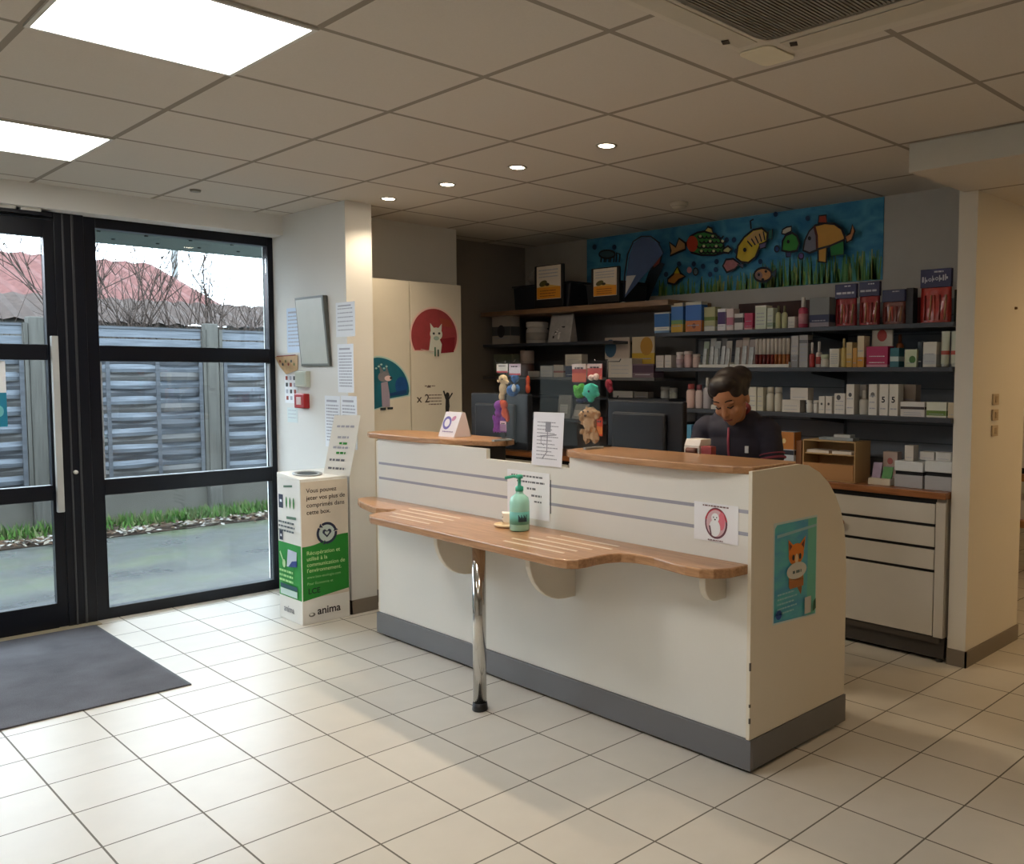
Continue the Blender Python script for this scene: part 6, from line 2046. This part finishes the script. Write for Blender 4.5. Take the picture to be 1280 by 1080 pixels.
def plush(label, blobs, m, card=None, extra=(), vox=0.005, parts=()):
    """blobs: px, py, radii in px (across, up), depth shift"""
    c0 = T(blobs[0][0], blobs[0][1])
    t = Thing('hanging_plush_toy', label, 'plush toy', tuple(c0), 'plush toys on the counter stands')
    mb = MB()
    for px, py, rx, ry, dx in blobs:
        c = T(px, py, dx)
        mb.ball(c, ((rx * .8) * PXM, rx * PXM * 1.25, ry * PXM), m, 14, 10)
    remesh(t.part('plush_body', mb), vox, 2)
    for nm, bl, mm in parts:
        pb = MB()
        for px, py, rx, ry, dx in bl:
            pb.ball(T(px, py, dx), (rx * .6 * PXM, rx * 1.25 * PXM, ry * PXM), mm, 10, 8)
        t.part(nm, pb)
    if card:
        x0, x1, y0, y1, cm, bands = card
        p0, p1 = T(x0, y0, -0.022), T(x1, y1, -0.022)
        k = MB().box(p0.x, p0.x + 0.0012, p1.y, p0.y, p1.z, p0.z, M(cm, 0.5))
        co = t.part('card', k)
        q = Print((p0.x - 0.0002, p0.y, p1.z), NX)
        w, h = p0.y - p1.y, p0.z - p1.z
        for f0, f1, bc in bands:
            q.fill(rect(0.001, w - 0.001, f0 * h, f1 * h), M(bc, 0.5, var=0.2))
        q.k += 1
        q.scribble(w * .2, w * .8, h * .72, h * .1, INK, int(x0))
        if bands:
            q.build('printed_front', co, t.base)
    return t
fz = lambda c: M(c, 0.9, var=0.2, scale=90, bump=0.5)
plush('cream plush toy with white card hanging on the shorter counter stand', [(629, 474, 6, 6, 0), (629, 486, 5.5, 8, 0), (627, 496, 4, 6, 0), (624, 476, 3, 3, 0), (634, 478, 3, 3, 0)], fz((206, 184, 148)), (625, 639, 455, 466, (222, 216, 206), [(0.0, 0.2, (190, 60, 60))]),
      parts=[('face', [(627, 474, 1, 1, -.022), (632, 474, 1, 1, -.022), (629, 478, 1.4, 1, -.024)], M((80, 56, 44), 0.5))])
plush('blue plush dog toy with white and pink card hanging next to the cream one', [(646, 473, 5.5, 6, -.012), (643, 488, 8, 8, -.012), (649, 486, 4, 6, -.012), (640, 469, 2, 3, -.012)], fz((46, 96, 160)), (640.5, 655, 455, 469, (226, 214, 220), [(0.0, 0.16, (190, 70, 80)), (0.7, 1.0, (214, 190, 206))]),
      parts=[('belly', [(648, 485, 3, 5, -.030)], fz((190, 196, 204))), ('face', [(643, 480, 1.6, 2, -.034), (648, 471, 1, 1, -.03), (644, 471, 1, 1, -.03)], M((20, 22, 40), 0.5))])
plush('small orange red toy hanging at the edge behind the blue dog toy', [(656, 476, 2.6, 7, .02), (656, 486, 3.2, 6, .02)], fz((190, 74, 40)), vox=0.004)
plush('purple plush octopus toy with dangling arms over the shorter counter', [(624, 507, 7, 7, 0), (624, 516, 6, 6, 0)] + [(617 + 2.6 * k + (j % 2) * .6, 522 + 5.2 * j, 1.8, 4, .004 * ((k + j) % 3)) for k in range(6) for j in range(4)], fz((128, 74, 156)), vox=0.0035)
plush('red and orange plush toy with a white tag beside the purple octopus', [(633, 506, 5, 6, -.014), (634, 516, 5, 7, -.014), (630, 503, 3, 4, -.014), (637, 522, 3, 6, -.014)], fz((196, 76, 40)), (629.5, 637, 526, 539, (226, 186, 196), [(0.0, 0.7, (150, 110, 150))]))
plush('green crocodile plush toy with a red picture card by the monitor', [(722, 489, 5, 6, 0), (727, 486, 5, 7, 0), (724, 494, 6, 4, 0), (719, 484, 3, 3, 0)], fz((66, 150, 46)), (719.5, 737, 455, 478, (176, 52, 40), [(0.72, 1.0, (226, 206, 196)), (0.05, 0.5, (206, 90, 50))]))
plush('turquoise spiky plush ball toy with a pink and red card by the monitor', [(741, 489, 9, 9.5, -.012), (735, 484, 3, 3, -.012), (747, 484, 3, 3, -.012), (741, 499, 4, 4, -.012), (733, 492, 3, 3, -.012), (749, 493, 3, 3, -.012)], fz((70, 200, 176)), (738.5, 757, 455, 474, (186, 58, 46), [(0.72, 1.0, (226, 196, 190)), (0.0, 0.2, (206, 120, 100))]),
      parts=[('face', [(744, 472, 4, 3.6, -.024), (750, 471, 4, 4, -.024)], fz((226, 196, 186))), ('eye', [(744, 489, 1.3, 1.5, -.042)], M((20, 60, 80), 0.4))])
plush('dark red toy half hidden behind the turquoise ball toy', [(755, 480, 4.5, 6, .03), (757, 487, 3.5, 4, .03)], fz((140, 40, 60)))
plush('small dark blue packet hanging under the green crocodile toy', [(722, 501, 6, 3, .02), (731, 500, 6, 3, .02)], M((30, 48, 96), 0.4, var=0.2))
rw = random.Random(17)
sh_ = [(742, 516, 8.5, 7, -.02), (742, 530, 8, 10, -.02), (738, 544, 5, 9.5, -.02), (748, 544, 5, 9.5, -.02), (734, 520, 3.5, 5, -.02), (751, 518, 3.5, 5, -.02)]
for k in range(46):
    b_ = sh_[k % 6]
    an = rw.uniform(0, 2 * PI)
    sh_.append((b_[0] + b_[2] * .95 * math.cos(an), b_[1] + b_[3] * .9 * math.sin(an), 1.5, 2.6, -.02 + rw.uniform(-.028, .0)))
t = plush('shaggy beige plush toy with a red orange label hanging beside the monitor', sh_, fz((196, 160, 124)), (750, 757.5, 521, 545, (206, 70, 44), [(0.1, 0.5, (222, 130, 60))]), vox=0.0045,
      parts=[('face', [(740, 514, 1.2, 1.2, -.056), (746, 514, 1.2, 1.2, -.056), (743, 519, 1.8, 1.4, -.058)], M((70, 44, 34), 0.5))])

# ================================================================== ceiling fittings
LAMP = emit((1.0, 0.97, 0.92), 13.0)
LAMPW = emit((1.0, 0.87, 0.70), 7.5)
def panel(i, j, label, z=H, m=LAMP, group='square ceiling light panels'):
    x0, y0 = 1.9255 + 0.6 * i, 2.5073 + 0.6 * j
    t = Thing('ceiling_light', label, 'ceiling light', (x0 + .3, y0 + .3, z), group)
    fm = M((206, 204, 198), 0.5)
    t.part('frame', MB().box(x0, x0 + .6, y0, y0 + 0.014, z - 0.009, z - 0.001, fm).box(x0, x0 + .6, y0 + .586, y0 + .6, z - 0.009, z - 0.001, fm).box(x0, x0 + 0.014, y0 + .014, y0 + .586, z - 0.009, z - 0.001, fm).box(x0 + .586, x0 + .6, y0 + .014, y0 + .586, z - 0.009, z - 0.001, fm))
    t.part('diffuser', MB().box(x0 + .014, x0 + .586, y0 + .014, y0 + .586, z - 0.006, z - 0.001, m))
panel(-2, 1 - 1, 'square lit ceiling panel nearer the middle of the room')
panel(-2, 3, 'square lit ceiling panel nearer the window wall')
panel(-2, -3, 'square lit ceiling panel over the room behind the air conditioner', m=LAMPW)
panel(-5, 0, 'square lit ceiling panel over the entrance side of the room', m=LAMPW)
panel(-5, -3, 'square lit ceiling panel over the rear of the room', m=LAMPW)

dl = ['recessed ceiling spot closest to the pillar edge', 'second recessed ceiling spot counted from the pillar edge', 'third recessed ceiling spot counted from the pillar edge', 'recessed ceiling spot farthest from the pillar']
for i, y in enumerate((4.63, 4.05, 3.465, 2.85)):
    c = (2.86, y, H)
    t = Thing('recessed_downlight', dl[i], 'ceiling spot', c, 'row of recessed ceiling spots')
    t.part('ring', MB().lathe(c, [(0.036, -0.0008), (0.048, -0.0008), (0.046, -0.006), (0.036, -0.004)], M((190, 186, 176), 0.3, 0.5), 20, caps=False))
    t.part('lens', MB().lathe((c[0], c[1], H), [(0.035, -0.0012), (0.033, -0.0034)], emit((1.0, 0.86, 0.66), 26.0), 18))
    ld = bpy.data.lights.new('spot_beam', 'SPOT')
    ld.energy = (20, 26, 26, 26)[i]
    ld.color = (1.0, 0.82, 0.58)
    ld.spot_size = math.radians(125)
    ld.spot_blend = 0.7
    ld.shadow_soft_size = 0.03
    lo_ = bpy.data.objects.new('spot_beam', ld)
    COL.objects.link(lo_)
    lo_.location = (c[0], c[1], H - 0.01)

c = (4.09, 3.474, H)
t = Thing('smoke_detector', 'small round ceiling smoke detector near the fish mural', 'detector', c)
t.part('housing', MB().lathe(c, [(0.055, -0.0005), (0.055, -0.014), (0.040, -0.034), (0.022, -0.042)], M((196, 190, 176), 0.5), 22))
t.part('sensor_slot', MB().lathe(c, [(0.046, -0.0265), (0.0475, -0.0225)], M((60, 56, 50), 0.6), 22))
tag(MB().lathe((2.0, 5.2, H), [(0.03, -0.0005), (0.026, -0.012)], M((150, 148, 140), 0.5), 16).build('ceiling_sensor', None, origin=(2.0, 5.2, H)), 'tiny grey round ceiling sensor near the window wall', 'sensor')

ac = Thing('ceiling_air_conditioner', 'square ceiling cassette air conditioner with a grey grille', 'air conditioner', (1.955, 1.23, H))
ACM = M((206, 198, 184), 0.45, var=0.02)
x0, x1, y0, y1 = 1.49, 2.43, 0.77, 1.71
def rr_rect(xa, xb, ya, yb, r, n=6):
    out = []
    for cx, cy, a0 in ((xb - r, yb - r, 0), (xa + r, yb - r, 90), (xa + r, ya + r, 180), (xb - r, ya + r, 270)):
        for k in range(n + 1):
            an = math.radians(a0 + 90 * k / n)
            out.append((cx + r * math.cos(an), cy + r * math.sin(an)))
    return out
out_ = rr_rect(x0, x1, y0, y1, 0.045)
inn = rr_rect(x0 + .18, x1 - .18, y0 + .13, y1 - .13, 0.05)
vs = [(a, b, H - 0.001) for a, b in out_] + [(a, b, H - 0.022) for a, b in rr_rect(x0 + .012, x1 - .012, y0 + .012, y1 - .012, 0.05)] + [(a, b, H - 0.028) for a, b in inn]
n = len(out_)
fs = [(r * n + i, r * n + (i + 1) % n, (r + 1) * n + (i + 1) % n, (r + 1) * n + i) for r in range(2) for i in range(n)]
ac.part('fascia', MB().add(vs, fs, ACM, False))
gr = MB()
gr.prism([(a, b, H - 0.027) for a, b in rr_rect(x0 + .182, x1 - .182, y0 + .132, y1 - .132, 0.05)], (0, 0, 0.004), M((112, 108, 100), 0.6))
gm2 = M((128, 124, 115), 0.5)
yy = y0 + 0.16
while yy < y1 - 0.15:
    gr.box(x0 + .20, x1 - .20, yy, yy + 0.006, H - 0.031, H - 0.0272, gm2)
    yy += 0.012
ac.part('grille', gr)
for sx, sy in ((1, 1), (1, 0), (0, 1), (0, 0)):
    cx, cy = (x1 - .085 if sx else x0 + .085), (y1 - .07 if sy else y0 + .07)
    k = ac.part('corner_cap', MB().prism([(a, b, H - 0.031) for a, b in rr_rect(cx - .075, cx + .075, cy - .06, cy + .06, 0.025)], (0, 0, 0.0055), M((226, 218, 194), 0.45)), 0.002)
lm_ = M((196, 188, 172), 0.45)
ac.part('louvre', MB().box(x1 - .15, x1 - .07, y0 + .16, y1 - .16, H - 0.031, H - 0.0285, lm_), 0.002)
ac.part('louvre', MB().box(x0 + .07, x0 + .15, y0 + .16, y1 - .16, H - 0.031, H - 0.0285, lm_), 0.002)
ac.part('louvre', MB().box(x0 + .20, x1 - .20, y1 - .115, y1 - .045, H - 0.030, H - 0.0275, lm_), 0.002)
ac.part('louvre', MB().box(x0 + .20, x1 - .20, y0 + .045, y0 + .115, H - 0.030, H - 0.0275, lm_), 0.002)
cl_ = MB()
for px, py in ((907, 53), (992, 55)):
    d = ray(px, py)
    p = EYE + d * ((H - 0.033 - EYE.z) / d.z)
    cl_.obox(p, (0.012, 0.006, 0), (-0.004, 0.010, 0), (0, 0, 0.0015), M((50, 44, 38), 0.6))
ac.part('clip', cl_)

# marks on the partition: three light switches seen edge on
for i, zz in enumerate((1.30, 1.22, 1.14)):
    tag(MB().box(4.56, 4.63, 1.781, 1.7895, zz, zz + 0.055, M((196, 176, 146), 0.5)).box(4.582, 4.608, 1.7775, 1.7808, zz + 0.012, zz + 0.043, M((176, 154, 122), 0.5)).build('light_switch', None, 0.001, origin=(4.595, 1.79, zz)),
        ('topmost beige light switch on the partition face', 'middle beige light switch on the partition face', 'lowest beige light switch on the partition face')[i], 'switch', 'switches on the partition')
tag(MB().lathe((4.83, 1.7895, 1.80), [(0.008, -0.0005), (0.006, -0.012)], M((110, 84, 54), 0.5), 10, 'y').build('wall_hook', None, origin=(4.83, 1.789, 1.80)), 'tiny brown hook high on the partition face', 'hook')

# ================================================================== slice of the next room
t = Thing('display_unit', 'low display unit with oak shelves in the room beyond the partition', 'display unit', (6.75, 2.5, 0))
om = M((176, 120, 70), 0.45, var=0.2, stretch=(1, 6, 6))
t.part('side_frame', MB().box(6.5, 6.54, 2.05, 2.08, 0, 1.2, BLACKP).box(6.5, 6.54, 3.2, 3.23, 0, 1.2, BLACKP).box(6.96, 7.0, 2.05, 2.08, 0, 1.2, BLACKP).box(6.96, 7.0, 3.2, 3.23, 0, 1.2, BLACKP))
for z0 in (0.70, 0.37):
    t.part('shelf', MB().box(6.47, 7.0, 2.03, 3.25, z0, z0 + 0.05, om), 0.003)
t.part('back_panel', MB().box(6.955, 6.96, 2.09, 3.19, 0.78, 1.2, PAPER))
tag(MB().box(6.52, 6.9, 2.12, 2.9, 0.7505, 0.79, BLACKP).build('black_case', None, 0.004, origin=(6.7, 2.5, 0.7505)), 'flat black case on the oak shelf of the next room', 'case')
tag(MB().box(6.52, 6.9, 2.12, 2.9, 0.7906, 1.16, M((226, 222, 214), 0.5)).build('white_carton', None, 0.004, origin=(6.7, 2.5, 0.7906)), 'tall white carton standing on the black case in the next room', 'box')
tag(MB().box(6.53, 6.9, 2.14, 2.9, 0.4205, 0.56, M((226, 220, 214), 0.5)).build('white_carton', None, 0.004, origin=(6.7, 2.5, 0.4205)), 'low white carton on the bottom oak shelf in the next room', 'box')

WARM = emit((1.0, 0.66, 0.32), 12.0)
def low_panel(x0, y0, label):
    t = Thing('ceiling_light', label, 'ceiling light', (x0 + .3, y0 + .3, 2.337), 'square ceiling light panels')
    t.part('diffuser', MB().box(x0 + .01, x0 + .59, y0 + .01, y0 + .59, 2.328, 2.336, WARM))
low_panel(5.2, 0.2, 'warm square ceiling panel in the lowered ceiling beyond the partition')
low_panel(7.2, -0.2, 'second warm square ceiling panel far along the lowered ceiling')

# ================================================================== daylight
wd = bpy.data.worlds.new('overcast_sky')
SC.world = wd
wd.use_nodes = True
nt = wd.node_tree
bg = nt.nodes['Background']
tc = nt.nodes.new('ShaderNodeTexCoord')
nz = nt.nodes.new('ShaderNodeTexNoise')
nz.inputs['Scale'].default_value = 2.0
nt.links.new(tc.outputs['Generated'], nz.inputs['Vector'])
rp = nt.nodes.new('ShaderNodeValToRGB')
rp.color_ramp.elements[0].color = (0.68, 0.84, 1.0, 1)
rp.color_ramp.elements[1].color = (0.80, 0.90, 1.0, 1)
nt.links.new(nz.outputs['Fac'], rp.inputs['Fac'])
nt.links.new(rp.outputs['Color'], bg.inputs['Color'])
bg.inputs['Strength'].default_value = 12.0
